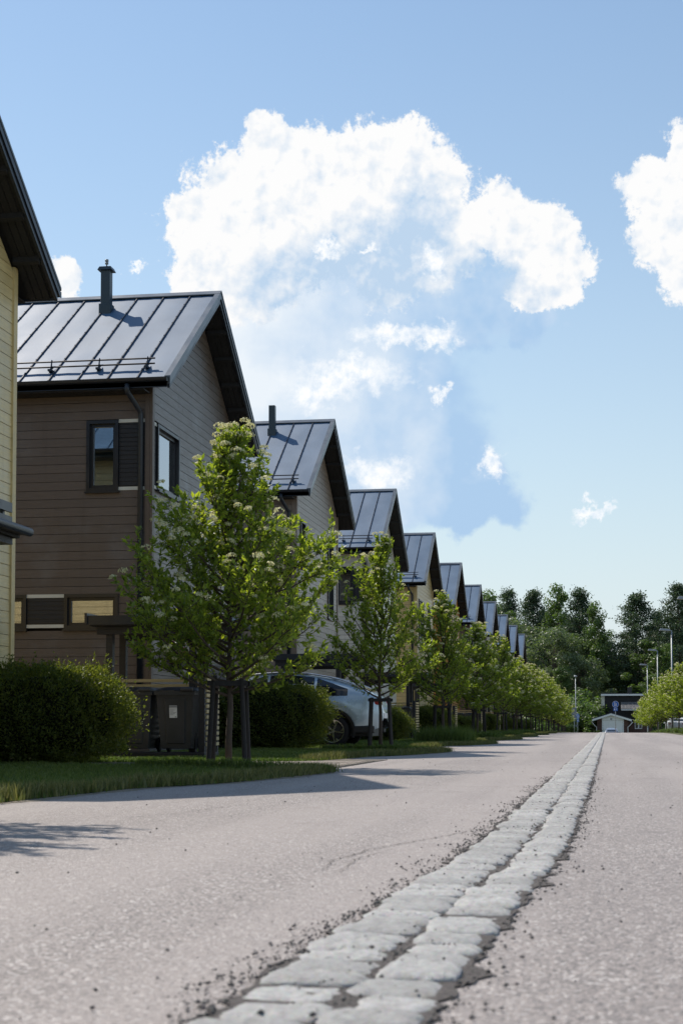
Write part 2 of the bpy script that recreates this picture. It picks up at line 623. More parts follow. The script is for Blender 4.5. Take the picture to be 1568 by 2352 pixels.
M['room'] = mat_plain('dark_room_backing', (0.045, 0.042, 0.040), 0.8, 0, 0.2, 0.3, 1.0)
M['core'] = mat_plain('wall_backing', (0.035, 0.03, 0.026), 0.9, 0, 0.2, 0.1, 1.0)
M['slat'] = mat_wood('yellow_painted_slat', (0.64, 0.49, 0.24), 'x', 0.6, (0.5, 0.45, 0.35), 0.25)
M['bin'] = mat_plain('bin_plastic_charcoal', (0.040, 0.041, 0.045), 0.45, 0, 0.5, 0.15, 3.0)
M['sticker'] = mat_plain('white_sticker', (0.75, 0.76, 0.76), 0.4, 0, 0.5, 0.04, 8.0)
M['print'] = mat_plain('sticker_print_grey', (0.25, 0.26, 0.28), 0.5, 0, 0.4, 0.1, 8.0)
M['orange'] = mat_plain('sticker_orange', (0.65, 0.20, 0.05), 0.5, 0, 0.4, 0.1, 8.0)
M['red'] = mat_plain('sticker_red', (0.45, 0.07, 0.05), 0.5, 0, 0.4, 0.1, 8.0)
M['rubber'] = mat_plain('tyre_rubber', (0.014, 0.014, 0.015), 0.75, 0, 0.3, 0.2, 10.0)
M['bark'] = mat_wood('tree_bark', (0.085, 0.062, 0.045), 'x', 0.85, (0.16, 0.15, 0.13), 0.4)
M['pinebark'] = mat_wood('pine_bark', (0.12, 0.065, 0.04), 'x', 0.9, (0.10, 0.09, 0.08), 0.3)
M['stake'] = mat_wood('stained_stake_wood', (0.020, 0.016, 0.014), 'x', 0.75, (0.035, 0.03, 0.026), 0.3)
M['leaf'] = mat_leaf('whitebeam_leaf', (0.088, 0.155, 0.032), (0.40, 0.50, 0.11), 0.55, 0.36, (1.5, 1.4, 0.38))
M['blossom'] = mat_leaf('cream_blossom', (0.70, 0.66, 0.38), (0.86, 0.83, 0.55), 0.35, 0.6, (1.0, 1.0, 0.8))
M['hedge'] = mat_leaf('hedge_leaf', (0.050, 0.082, 0.022), (0.22, 0.25, 0.058), 0.50, 0.42, (1.4, 1.35, 0.45))
M['hedge_core'] = mat_plain('hedge_dark_core', (0.010, 0.012, 0.006), 0.95, 0, 0.1, 0.4, 9.0)  # near-black: the shade inside the hedge put into the core's colour
M['grass'] = mat_leaf('grass_blade', (0.055, 0.095, 0.020), (0.20, 0.235, 0.060), 0.40, 0.5)
M['drygrass'] = mat_leaf('dry_grass_blade', (0.16, 0.15, 0.06), (0.30, 0.26, 0.12), 0.3, 0.6, (1, 1, 0.8))
M['edgegrass'] = mat_leaf('sunburnt_edge_grass', (0.075, 0.10, 0.028), (0.27, 0.25, 0.10), 0.35, 0.6, (1.1, 1.1, 0.7))
M['pine'] = mat_leaf('pine_needles', (0.045, 0.080, 0.045), (0.125, 0.165, 0.090), 0.30, 0.5, (1, 1.1, 0.7))
M['broad'] = mat_leaf('broadleaf_far', (0.070, 0.115, 0.035), (0.170, 0.220, 0.070), 0.42)
M['willow'] = mat_leaf('willow_leaf', (0.11, 0.14, 0.075), (0.24, 0.27, 0.15), 0.38)
M['lamp_steel'] = mat_plain('galvanised_steel', (0.34, 0.36, 0.37), 0.45, 0.6, 0.5, 0.12, 5.0)
M['lamp_head'] = mat_plain('lamp_head_grey', (0.30, 0.31, 0.32), 0.4, 0.2, 0.5, 0.08, 5.0)
M['blue'] = mat_plain('sign_blue', (0.02, 0.13, 0.48), 0.4, 0, 0.5, 0.05, 5.0)
M['white'] = mat_plain('white_paint', (0.78, 0.78, 0.77), 0.45, 0, 0.5, 0.04, 5.0)
M['signback'] = mat_plain('sign_back_grey', (0.22, 0.23, 0.24), 0.5, 0.5, 0.5, 0.08, 5.0)
M['brick'] = mat_plain('dark_brown_brick', (0.095, 0.055, 0.045), 0.8, 0, 0.3, 0.3, 3.0)
M['blackwood'] = mat_wood('black_stained_boards', (0.012, 0.013, 0.016), 'x', 0.7, (0.02, 0.02, 0.02), 0.1)
M['tile'] = mat_plain('grey_roof_tile', (0.17, 0.165, 0.165), 0.5, 0, 0.5, 0.25, 4.0)
M['carpaint'] = mat_plain('silver_blue_car_paint', (0.42, 0.53, 0.61), 0.28, 0.3, 0.5, 0.02, 2.0, 0.9)
M['whitepaint'] = mat_plain('white_car_paint', (0.72, 0.73, 0.74), 0.3, 0.0, 0.5, 0.02, 2.0, 0.8)
M['silverpaint'] = mat_plain('grey_car_paint', (0.22, 0.23, 0.25), 0.3, 0.6, 0.5, 0.02, 2.0, 0.8)
M['carglass'] = mat_plain('tinted_car_glass', (0.008, 0.011, 0.014), 0.04, 0, 0.6, 0.0, 2.0)
M['blackplastic'] = mat_plain('black_cladding_plastic', (0.018, 0.018, 0.019), 0.55, 0, 0.4, 0.1, 4.0)
M['alloy'] = mat_plain('machined_alloy', (0.62, 0.63, 0.65), 0.25, 0.95, 0.5, 0.04, 6.0)
M['taillamp'] = mat_plain('tail_lamp_red', (0.28, 0.012, 0.012), 0.12, 0, 0.5, 0.05, 6.0, 0.6)
M['flower_red'] = mat_leaf('red_flower', (0.40, 0.05, 0.02), (0.55, 0.10, 0.04), 0.3, 0.5, (1, 0.8, 0.6))

# ---------------------------------------------------------------- ground, road, drives, lawns
ys = [-40, -20, -8, 0] + list(range(4, 86, 6)) + list(range(88, 220, 5)) + [225, 260, 320, 420, 700, 1500, 3000]


def strip(name, x0, x1, zoff, mat, y_list, kind='structure', nx=1, **kw):
    V, Q = [], []
    for y in y_list:
        for i in range(nx + 1):
            V.append((x0 + (x1 - x0) * i / nx, y, gz(y) + zoff))
    w = nx + 1
    for j in range(len(y_list) - 1):
        for i in range(nx):
            a = j * w + i
            Q.append((a, a + 1, a + w + 1, a + w))
    return obj(name, mesh_np(name, V, Q), mat, None, kind=kind, **kw)


strip('ground', -1500, 1500, -0.012, M['ground'], ys, nx=6)
ROAD_L, ROAD_R = -2.75, 3.35
strip('road', -9.0, ROAD_R, 0.0, M['asphalt'], [y for y in ys if -40 <= y <= 4] + [7.2])
strip('road', -6.0, ROAD_R, 0.0, M['asphalt'], [7.2] + [y for y in ys if 7.2 < y <= 195])


# gutter line of two rows of granite setts, with its slight wander
GUT_Z = [(1.0, -0.50), (2.5, -0.435), (3.4, -0.415), (4.4, -0.375), (5.2, -0.335), (6.6, -0.300), (8.6, -0.292), (12, -0.28), (19, -0.265), (30, -0.245), (60, -0.2), (200, -0.15)]


def gut_x(y):
    return float(np.interp(y, [a for a, b in GUT_Z], [b for a, b in GUT_Z]))


gy = list(np.arange(1.2, 30, 0.6)) + list(np.arange(30, 190, 5.0))
gv, gq = [], []
gy = list(np.arange(1.2, 30, 0.05)) + gy[gy.index(min(gy, key=lambda t: abs(t - 30))):]
gr_ = np.random.default_rng(17)
for y in gy:
    j_ = 0.016 if y < 30 else 0.0
    gv += [(gut_x(y) - 0.200 + gr_.normal(0, j_), y, gz(y) + 0.004), (gut_x(y) + 0.170 + gr_.normal(0, j_), y, gz(y) + 0.004)]
for i in range(len(gy) - 1):
    gq.append((2 * i, 2 * i + 1, 2 * i + 3, 2 * i + 2))
gutter = obj('gutter_bed', mesh_np('gutter_bed', gv, gq), M['sett_bed'], None, kind='structure')


def sett_mesh(seed, n=8):
    r_ = np.random.default_rng(seed)
    V, Q = [], []
    k = n + 1
    for j in range(k):
        for i in range(k):
            u, v = i / n * 2 - 1, j / n * 2 - 1
            # rounded rectangle outline with dressed-stone unevenness
            e = max(abs(u), abs(v))
            z = 0.5 - 0.50 * e ** 13 - 0.08 * (u * u * v * v)
            x_ = u * 0.5 * (1 - 0.10 * (v * v) ** 2) + r_.normal(0, 0.013)
            y_ = v * 0.5 * (1 - 0.10 * (u * u) ** 2) + r_.normal(0, 0.02)
            V.append((x_, y_, z + r_.normal(0, 0.09)))
    top = len(V)
    ring = [(i, 0) for i in range(k)] + [(n, j) for j in range(1, k)] + [(i, n) for i in range(n - 1, -1, -1)] + [(0, j) for j in range(n - 1, 0, -1)]
    for j in range(n):
        for i in range(n):
            a = j * k + i
            Q.append((a, a + 1, a + k + 1, a + k))
    ridx = [j * k + i for i, j in ring]
    for a in ridx:
        x_, y_, z_ = V[a]
        V.append((x_ * 1.02, y_ * 1.02, -0.7))
    m_ = len(ridx)
    for i in range(m_):
        b = (i + 1) % m_
        Q.append((ridx[b], ridx[i], top + i, top + b))
    return np.array(V), np.array(Q)


sett_vars = [sett_mesh(40 + i) for i in range(10)]
sett_me = [mesh_np('sett', V, Q, None, True) for V, Q in sett_vars]
rs = np.random.default_rng(3)
setts = []
for row in (0, 1):
    y = 1.25 + row * 0.06
    while y < 150:
        ln = float(rs.uniform(0.105, 0.175)) if y < 40 else float(rs.uniform(0.15, 0.3))
        wd = float(rs.uniform(0.175, 0.20)) if row == 0 else float(rs.uniform(0.14, 0.168))
        xo = (-0.098 if row == 0 else 0.080) + float(rs.normal(0, 0.006))
        setts.append((y + ln / 2, gut_x(y) + xo, wd, ln, float(rs.normal(0, 0.035)), float(rs.normal(0, 0.003))))
        y += ln + float(rs.uniform(0.007, 0.018))
setts.sort()
fv, fq = [], []
nf = 0
for i, (y, x, wd, ln, rot, dzz) in enumerate(setts):
    if i < 300:
        o = obj('sett', sett_me[i % 10], M['sett'], gutter)
        o.location = (x, y, gz(y) + 0.004 + dzz)
        o.rotation_euler = (float(rs.normal(0, 0.02)), float(rs.normal(0, 0.02)), rot + (math.pi if i % 2 else 0))
        o.scale = (wd, ln, 0.020)
    else:
        V, Q = sett_vars[i % 10]
        Vv = V * [wd, ln, 0.020] + [x, y, gz(y) + 0.004 + dzz]
        fv.append(Vv)
        fq.append(Q + nf)
        nf += len(V)
obj('far_setts', mesh_np('far_setts', np.concatenate(fv), np.concatenate(fq), None, True), M['sett'], gutter, kind='stuff')


# loose grit along the setts and scattered on the asphalt
def grit(name, pts, sizes, mat, parent=None, **kw):
    r_ = np.random.default_rng(5)
    n = len(pts)
    octa = np.array([(1, 0, 0), (0, 1, 0), (-1, 0, 0), (0, -1, 0), (0, 0, 0.8), (0, 0, -0.5)], float)
    T = np.array([(0, 1, 4), (1, 2, 4), (2, 3, 4), (3, 0, 4), (1, 0, 5), (2, 1, 5), (3, 2, 5), (0, 3, 5)])
    V = octa[None] * r_.uniform(0.6, 1.3, (n, 6, 3))
    ang = r_.uniform(0, 6.28, n)
    ca, sa = np.cos(ang)[:, None], np.sin(ang)[:, None]
    X = V[:, :, 0] * ca - V[:, :, 1] * sa
    Y = V[:, :, 0] * sa + V[:, :, 1] * ca
    V = np.stack([X, Y, V[:, :, 2]], -1) * sizes[:, None, None] + pts[:, None, :]
    Tt = (T[None] + (np.arange(n) * 6)[:, None, None]).reshape(-1, 3)
    return obj(name, mesh_np(name, V.reshape(-1, 3), None, Tt), mat, parent, **kw)


gp, gs_ = [], []
for i in range(8500):
    y = 1.4 + 13.0 * rs.random() ** 1.8
    side = rs.random()
    clump = 0.5 + 0.5 * math.sin(y * 2.3 + math.sin(y * 5.1) * 1.7)
    if side < 0.56:
        off = -0.192 - abs(rs.normal(0, 0.018 + 0.060 * clump))
    elif side < 0.70:
        off = -0.003 + rs.normal(0, 0.006 + 0.012 * clump)
    elif side < 0.90:
        off = 0.158 + abs(rs.normal(0, 0.018 + 0.035 * clump))
    else:
        off = rs.uniform(-0.19, 0.16)
    gp.append((gut_x(y) + off, y, gz(y) + (0.006 if off < -0.19 or off > 0.155 or abs(off) < 0.02 else 0.0145)))
    gs_.append(0.0012 + 0.0055 * rs.random() ** 3.5)
for i in range(1500):
    y = 2.0 + 26 * rs.random() ** 1.5
    gp.append((rs.uniform(-3.0, 3.0), y, 0.003))
    gs_.append(0.0018 + 0.006 * rs.random() ** 5)
grit('loose_grit', np.array(gp), np.array(gs_), M['gravel'], None, kind='stuff', label='dark loose grit strewn along the granite setts and the asphalt')

# shallow cracks in the asphalt
def crack(pts, w):
    V, Q = [], []
    pts = np.array(pts, float)
    t = np.linspace(0, 1, len(pts))
    tt = np.linspace(0, 1, len(pts) * 14)
    P_ = np.stack([np.interp(tt, t, pts[:, 0]), np.interp(tt, t, pts[:, 1])], 1)
    P_ += rs.normal(0, 0.006, P_.shape)
    for i, p in enumerate(P_):
        d = P_[min(i + 1, len(P_) - 1)] - P_[max(i - 1, 0)]
        d /= np.linalg.norm(d) + 1e-9
        ww = w * (0.4 + rs.random()) * math.sin(math.pi * (i + 0.5) / len(P_)) ** 0.5
        V += [(p[0] - d[1] * ww, p[1] + d[0] * ww, 0.0035), (p[0] + d[1] * ww, p[1] - d[0] * ww, 0.0035)]
    for i in range(len(P_) - 1):
        Q.append((2 * i, 2 * i + 1, 2 * i + 3, 2 * i + 2))
    return V, Q


road_ob = bpy.data.objects['road']
for pts, w in ((([-0.9, 5.05], [-0.93, 5.4], [-0.88, 5.9], [-0.75, 6.4], [-0.62, 6.9], [-0.5, 7.5]), 0.0026),
               (([-0.83, 4.95], [-0.86, 5.5], [-0.8, 5.9]), 0.0018),
               (([-2.4, 7.6], [-2.2, 8.4], [-2.1, 9.2]), 0.0025),
               (([-0.3, 24.0], [1.2, 24.4], [3.2, 24.2]), 0.006),
               (([-2.4, 20.4], [-1.2, 20.9], [-0.5, 20.8]), 0.005)):
    V, Q = crack(pts, w)
    obj('crack', mesh_np('crack', V, Q), M['sett_bed'], road_ob)


# lawns and paved drives, one of each per plot
PERIOD = 11.75
LAWN = [(-7.2, -8.7), (-5.0, -8.6), (-3.7, -7.4), (-3.55, -6.2), (-3.4, -4.2), (-2.97, -2.9), (-2.78, -1.2), (-2.66, 0.0), (-3.1, 0.35), (-4.0, 1.0), (-5.1, 1.9), (-7.2, 2.2)]


def grass_mesh(name, poly, n, h0, h1, seed, edge_boost=0.4):
    r_ = np.random.default_rng(seed)
    P_ = np.array(poly)
    x0, y0 = P_.min(0)
    x1, y1 = P_.max(0)
    pts = []
    tot = 0
    def inside(q):
        c_ = np.zeros(len(q), bool)
        j = len(P_) - 1
        for i in range(len(P_)):
            xi, yi = P_[i]
            xj, yj = P_[j]
            cond = ((yi > q[:, 1]) != (yj > q[:, 1])) & (q[:, 0] < (xj - xi) * (q[:, 1] - yi) / (yj - yi + 1e-12) + xi)
            c_ ^= cond
            j = i
        return c_
    while tot < n:
        q = np.stack([r_.uniform(x0 - 0.05, x1 + 0.05, 4 * n), r_.uniform(y0, y1, 4 * n)], 1)
        q = q + r_.normal(0, 0.03, q.shape)
        q = q[inside(q)]
        pts.append(q)
        tot += len(q)
    q = np.concatenate(pts)[:n] + r_.normal(0, 0.035, (n, 2))
    patch = 0.65 + 0.35 * np.sin(q[:, 0] * 3.1 + np.sin(q[:, 1] * 2.2)) * np.sin(q[:, 1] * 2.7 + 1.3 * np.sin(q[:, 0] * 4.0))
    h = r_.uniform(h0, h1, n) * (0.6 + 0.5 * patch)
    a = r_.uniform(0, 6.283, n)
    w = r_.uniform(0.004, 0.008, n)
    lean = r_.normal(0, 0.35, (n, 2)) * h[:, None]
    b = np.stack([np.cos(a), np.sin(a)], 1) * w[:, None]
    z = np.zeros(n)
    v0 = np.column_stack([q - b, z + 0.0])
    v1 = np.column_stack([q + b, z + 0.0])
    v2 = np.column_stack([q + b * 0.6 + lean * 0.4, h * 0.6])
    v3 = np.column_stack([q - b * 0.6 + lean * 0.4, h * 0.6])
    v4 = np.column_stack([q + lean, h])
    V = np.stack([v0, v1, v2, v3, v4], 1).reshape(-1, 3)
    I = (np.arange(n) * 5)[:, None]
    return mesh_np(name, V, I + np.array([[0, 1, 2, 3]]), I + np.array([[3, 2, 4]]))


WORDS = ['first', 'second', 'third', 'fourth', 'fifth', 'sixth', 'seventh', 'eighth', 'ninth', 'tenth', 'eleventh', 'twelfth', 'thirteenth', 'fourteenth', 'fifteenth', 'sixteenth']
lawn_me = None
fr_rng = np.random.default_rng(44)


def fringe_mesh():
    pts = []
    for i in range(1, len(LAWN) - 2):
        a, b = np.array(LAWN[i]), np.array(LAWN[i + 1])
        m = max(2, int(np.linalg.norm(b - a) / 0.05))
        for q in range(m):
            pts.append(a + (b - a) * q / m)
    pts = np.array(pts)
    V, Q = [], []
    w_ = 0.05 + 0.03 * np.sin(np.arange(len(pts)) * 0.21) + 0.03 * np.sin(np.arange(len(pts)) * 0.083 + 1)
    for i, p in enumerate(pts):
        d = pts[min(i + 1, len(pts) - 1)] - pts[max(i - 1, 0)]
        d /= np.linalg.norm(d) + 1e-9
        nrm = np.array([d[1], -d[0]])
        o_ = p + nrm * (max(0.0, w_[i]) + abs(fr_rng.normal(0, 0.022)))
        V += [(p[0] - nrm[0] * 0.12, p[1] - nrm[1] * 0.12, 0.013), (o_[0], o_[1], 0.001)]
    for i in range(len(pts) - 1):
        Q.append((2 * i, 2 * i + 1, 2 * i + 3, 2 * i + 2))
    return mesh_np('soil_fringe', V, Q)


FRINGE = fringe_mesh()
gm_near = grass_mesh('lawn_grass', [(x, y) for x, y in LAWN], 70000, 0.02, 0.058, 11)
gm_far = grass_mesh('lawn_grass', [(x, y) for x, y in LAWN], 26000, 0.035, 0.10, 12)
gm_edge = grass_mesh('tall_grass', [(-3.75, -7.3), (-3.55, -6.2), (-3.4, -4.2), (-2.97, -2.9), (-2.74, -1.2), (-2.62, 0.0), (-2.85, -0.1), (-3.05, -1.3), (-3.2, -2.9), (-3.6, -4.2), (-3.9, -6.9)], 7500, 0.02, 0.12, 13)
gm_drive = grass_mesh('tall_grass', [(-2.70, -0.15), (-3.1, 0.2), (-4.0, 0.85), (-5.1, 1.75), (-5.2, 2.0), (-4.1, 1.1), (-3.2, 0.45), (-2.6, 0.05)], 4200, 0.04, 0.13, 14)
NPLOT = 11
for k in range(NPLOT):
    ty = 15.35 + PERIOD * k
    zz = gz(ty)
    mb = MB()
    n_ = len(LAWN)
    mb.add([(x, y, 0.010) for x, y in LAWN] + [(x, y, -0.15) for x, y in LAWN], [tuple(range(n_))] + [(i, n_ + i, n_ + (i + 1) % n_, (i + 1) % n_) for i in range(n_)])
    if lawn_me is None:
        lawn_me = mb.mesh('lawn')
    lw = obj('lawn', lawn_me, M['lawn'], None, kind='structure')
    lw.location = (0, ty, zz)
    g = obj('grass', gm_near if k < 2 else gm_far, M['grass'], lw, kind='stuff')
    g.location = (0, 0, 0.008)
    g = obj('edge_grass', gm_edge, M['edgegrass'], lw, kind='stuff')
    g.location = (0, 0, 0.01)
    obj('soil_fringe', FRINGE, M['sand'], lw)
    g = obj('edge_grass', gm_drive, M['grass'], lw, kind='stuff')
    g.location = (0, 0, 0.01)

# bed of the paved drives and forecourts between the lawns
strip('forecourt', -22.0, -4.3, 0.004, M['paver_joint'], [7.6] + [y for y in ys if 7.6 < y <= 150])
pav_me = MB().hexa([(-0.102, -0.051, -0.03), (0.102, -0.051, -0.03), (0.102, 0.051, -0.03), (-0.102, 0.051, -0.03),
                    (-0.098, -0.047, 0.008), (0.098, -0.047, 0.008), (0.098, 0.047, 0.008), (-0.098, 0.047, 0.008)]).mesh('paver')
drive = obj('driveway', MB().box(-7.2, -2.86, 15.0, 21.0, -0.08, 0.007).mesh('driveway'), M['paver_joint'], None, kind='structure')


def lawn_edge_y(x, tip):
    return tip + float(np.interp(-x, [2.66, 3.1, 4.0, 5.1, 7.2], [0.0, 0.35, 1.0, 1.9, 2.2]))


spots = []
row = 0
yy = 15.2
while yy < 20.9:
    xx = -2.97 - (0.1 if row % 2 else 0)
    while xx > -7.1:
        front = lawn_edge_y(xx, 15.35) + 0.05
        back = 27.1 - 8.65 + float(np.interp(-xx, [2.8, 3.6, 5.0, 7.2], [1.3, 1.1, 0.0, 0.0]))
        if yy > front - 0.15 and (yy < back + 0.2 or xx < -5.1):
            spots.append((xx, yy))
        xx -= 0.208
    yy += 0.106
    row += 1
spots.sort(key=lambda p: (p[1] - 15.3) + 1.2 * max(0, -p[0] - 4.6) + (6 if p[0] < -5.6 else 0))
rest = MB()
for i, (x, y) in enumerate(spots):
    if i < 300:
        o = obj('paver', pav_me, M['paver'], drive)
        o.location = (x, y, 0.008 + R.uniform(-0.002, 0.002))
        o.rotation_euler = (R.uniform(-.008, .008), R.uniform(-.008, .008), R.uniform(-.012, .012))
    else:
        rest.box(x - 0.099, x + 0.099, y - 0.048, y + 0.048, 0.0, 0.0155 + R.uniform(-0.001, 0.001))
rest.build('far_pavers', M['paver'], drive, kind='stuff')
for k in range(1, 8):
    ty = 15.35 + PERIOD * k
    mb = MB()
    yy = ty
    row = 0
    while yy < ty + 4.4:
        xx = -2.97 - (0.1 if row % 2 else 0)
        while xx > -6.4:
            if yy > lawn_edge_y(xx, ty) - 0.1:
                mb.add([(xx - 0.1, yy - 0.05, 0.016 + gz(yy)), (xx + 0.1, yy - 0.05, 0.016 + gz(yy)), (xx + 0.1, yy + 0.05, 0.016 + gz(yy)), (xx - 0.1, yy + 0.05, 0.016 + gz(yy))], [(0, 1, 2, 3)])
            xx -= 0.212
        yy += 0.111
        row += 1
    mb.build('paving', M['paver'], None, kind='stuff', label='strip of small concrete pavers crossing the verge at the %s drive' % WORDS[k])

# ---------------------------------------------------------------- houses
XW = -7.30            # gable plane of the left row
HOUSE_STEP = 12.33
RIDGE_Z, PITCH, HALF_W, EAVE, VERGE, DEPTH = 8.33, 0.672, 2.95, 3.42, 0.44, 9.2
BP = 0.1445           # cladding board pitch


def roof_z(y):
    return RIDGE_Z - PITCH * abs(y)


def clad_wall(parent, plane, openings, mat, z0, z1, u0, u1, gable, joined, side=1):
    """horizontal boards; plane 'side' (u = x, wall at y = -side*HALF_W) or 'gable' (u = y, wall at x = 0)"""
    T = 0.024
    allb = MB() if joined else None
    z = z0
    top_lim = (RIDGE_Z - 0.24)
    while z < (top_lim if gable else z1):
        za, zb = z + 0.0035, min(z + BP - 0.0035, z1 if not gable else top_lim)
        segs = [(u0, u1)]
        for (a, b, c_, d) in openings:
            if min(zb, d) - max(za, c_) > 0.3 * (zb - za):
                ns = []
                for (p, q) in segs:
                    if b <= p or a >= q:
                        ns.append((p, q))
                    else:
                        if a > p:
                            ns.append((p, a))
                        if b < q:
                            ns.append((b, q))
                segs = ns
        cut = []
        for (p, q) in segs:                      # butt joints where one board length ends
            if q - p > 2.2 and not joined:
                m0 = p + (q - p) * R.uniform(0.25, 0.75)
                cut += [(p, m0 - 0.0022), (m0 + 0.0022, q)]
            else:
                cut.append((p, q))
        for (p, q) in cut:
            if gable:
                la = min(HALF_W - 0.0, (top_lim - za) / PITCH)
                lb = min(HALF_W - 0.0, max((top_lim - zb) / PITCH, 0.01))
                pa, qa, pb, qb = max(p, -la), min(q, la), max(p, -lb), min(q, lb)
                if qa - pa < 0.03:
                    continue
                if qb - pb < 0.01:
                    mid_ = (pa + qa) / 2
                    pb, qb = mid_ - 0.005, mid_ + 0.005
                pts = [(0, pa, za), (T, pa, za), (T, qa, za), (0, qa, za), (0, pb, zb), (T - 0.002, pb, zb), (T - 0.002, qb, zb), (0, qb, zb)]
            else:
                y_ = -side * HALF_W
                s_ = -side
                pts = [(p, y_ + s_ * T, za), (q, y_ + s_ * T, za), (q, y_, za), (p, y_, za), (p, y_ + s_ * (T - 0.002), zb), (q, y_ + s_ * (T - 0.002), zb), (q, y_, zb), (p, y_, zb)]
                if side < 0:
                    pts = [pts[3], pts[2], pts[1], pts[0], pts[7], pts[6], pts[5], pts[4]]
            if joined:
                allb.hexa(pts)
            else:
                MB().hexa(pts).build('board', mat, parent)
        z += BP
    if joined:
        allb.build('cladding', mat, parent, kind='stuff')


def window(parent, plane, a, b, z0, z1, blind='room', cas=0.05, sill=True, fw=0.055):
    """framed window in a wall: frame > pane, casement, sill, backing"""
    def bx(mb, u0, u1, d0, d1, za, zb):          # d: distance out of the wall face
        if plane == 'side':
            mb.box(u0, u1, -HALF_W - d1, -HALF_W - d0, za, zb)
        else:
            mb.box(d0, d1, u0, u1, za, zb)
    f = MB()
    d0, d1 = -0.12, 0.055
    bx(f, a, a + fw, d0, d1, z0, z1)
    bx(f, b - fw, b, d0, d1, z0, z1)
    bx(f, a + fw, b - fw, d0, d1 - 0.002, z1 - fw, z1)
    bx(f, a + fw, b - fw, d0, d1 - 0.002, z0, z0 + fw)
    w = f.build('window', M['frame'], parent)
    c_ = MB()
    ia, ib, iz0, iz1 = a + fw, b - fw, z0 + fw, z1 - fw
    bx(c_, ia, ia + cas, -0.075, -0.005, iz0, iz1)
    bx(c_, ib - cas, ib, -0.075, -0.005, iz0, iz1)
    bx(c_, ia + cas, ib - cas, -0.075, -0.007, iz1 - cas, iz1)
    bx(c_, ia + cas, ib - cas, -0.075, -0.007, iz0, iz0 + cas)
    c_.build('casement', M['frame'], w)
    p = MB()
    bx(p, ia + cas - 0.004, ib - cas + 0.004, -0.044, -0.036, iz0 + cas - 0.004, iz1 - cas + 0.004)
    p.build('pane', M['glass'], w)
    if blind == 'slats':
        s_ = MB()
        z = iz0 + cas
        while z < iz1 - cas:
            bx(s_, ia + cas, ib - cas, -0.088, -0.074, z, z + 0.016)
            z += 0.022
        s_.build('blind', M['blind'], w)
    elif blind == 'curtain':
        s_ = MB()
        n_ = 14
        for i in range(n_):
            u0 = ia + cas + (ib - ia - 2 * cas) * i / n_
            u1 = ia + cas + (ib - ia - 2 * cas) * (i + 1) / n_
            bx(s_, u0, u1, -0.10, -0.082 - 0.008 * (i % 2), iz0 + cas, iz1 - cas)
        s_.build('blind', M['blind'], w)
    q = MB()
    bx(q, ia, ib, -0.118, -0.112, iz0, iz1)
    q.build('dark_backing', M['room'], w)  # flat panel, the room's dimness put into its dark colour
    if sill:
        s2 = MB()
        bx(s2, a - 0.02, b + 0.02, 0.0, 0.085, z0 - 0.035, z0 - 0.002)
        s2.build('sill', M['frame'], w)
    return w


def panel(parent, plane, a, b, z0, z1):
    """dark slatted infill panel beside a window, pale flashing above and below"""
    def bx(mb, u0, u1, d0, d1, za, zb):
        if plane == 'side':
            mb.box(u0, u1, -HALF_W - d1, -HALF_W - d0, za, zb)
        else:
            mb.box(d0, d1, u0, u1, za, zb)
    bk = MB()
    bx(bk, a, b, -0.05, 0.0, z0, z1)
    base_ = bk.build('panel', M['frame'], parent)
    z = z0 + 0.06
    while z < z1 - 0.07:
        s_ = MB()
        bx(s_, a + 0.002, b - 0.002, 0.001, 0.019, z + 0.004, z + 0.0685)
        s_.build('board', M['darkwood'], base_)
        z += 0.0725
    for (za, zb) in ((z0 - 0.012, z0 + 0.045), (z1 - 0.045, z1 + 0.012)):
        s_ = MB()
        bx(s_, a, b, 0.001, 0.032, za, (za + zb) / 2 - 0.003)
        bx(s_, a, b, 0.001, 0.026, (za + zb) / 2 - 0.003, zb)
        s_.build('flashing', M['cream_trim'], base_)


# shared roof pieces, local origin at the gable plane / ridge / ground
SLOPE_L = math.hypot(EAVE, EAVE * PITCH)


def slope_box(mb, x0, x1, ya, yb, lift0, lift1, sgn=-1):
    """slab on the roof plane between ya and yb (distance from ridge), lifted lift0..lift1 above the plane"""
    pts = []
    for lift in (lift0, lift1):
        for (x, y) in ((x0, yb), (x1, yb), (x1, ya), (x0, ya)):
            pts.append((x, sgn * y, RIDGE_Z - PITCH * y + lift))
    if sgn > 0:
        pts = [pts[3], pts[2], pts[1], pts[0], pts[7], pts[6], pts[5], pts[4]]
    mb.hexa(pts)


def panel_mesh():
    """one tray of sheet metal, with a faint oil-canning bulge, between two seams"""
    V, Q = [], []
    nx, ny = 4, 8
    r_ = np.random.default_rng(77)
    for j in range(ny + 1):
        for i in range(nx + 1):
            u, v = i / nx, j / ny
            bul = 0.006 * math.sin(math.pi * u) * math.sin(v * 9) + (0 if i in (0, nx) else r_.normal(0, 0.0012))
            y = 0.06 + (EAVE - 0.06) * v
            V.append((-0.243 + 0.486 * u, -y, RIDGE_Z - PITCH * y + 0.012 + bul))
    for j in range(ny):
        for i in range(nx):
            a = j * (nx + 1) + i
            Q.append((a + nx + 1, a + nx + 2, a + 1, a))
    return mesh_np('roof_panel', V, Q, None, True)


PANEL_ME = panel_mesh()
mbs = MB()
slope_box(mbs, -0.009, 0.009, 0.06, EAVE - 0.005, 0.005, 0.040)
for i in range(12):      # seam clips
    yq = 0.25 + i * 0.26
    slope_box(mbs, -0.013, 0.013, yq, yq + 0.02, 0.02, 0.046)
SEAM_ME = mbs.mesh('seam')


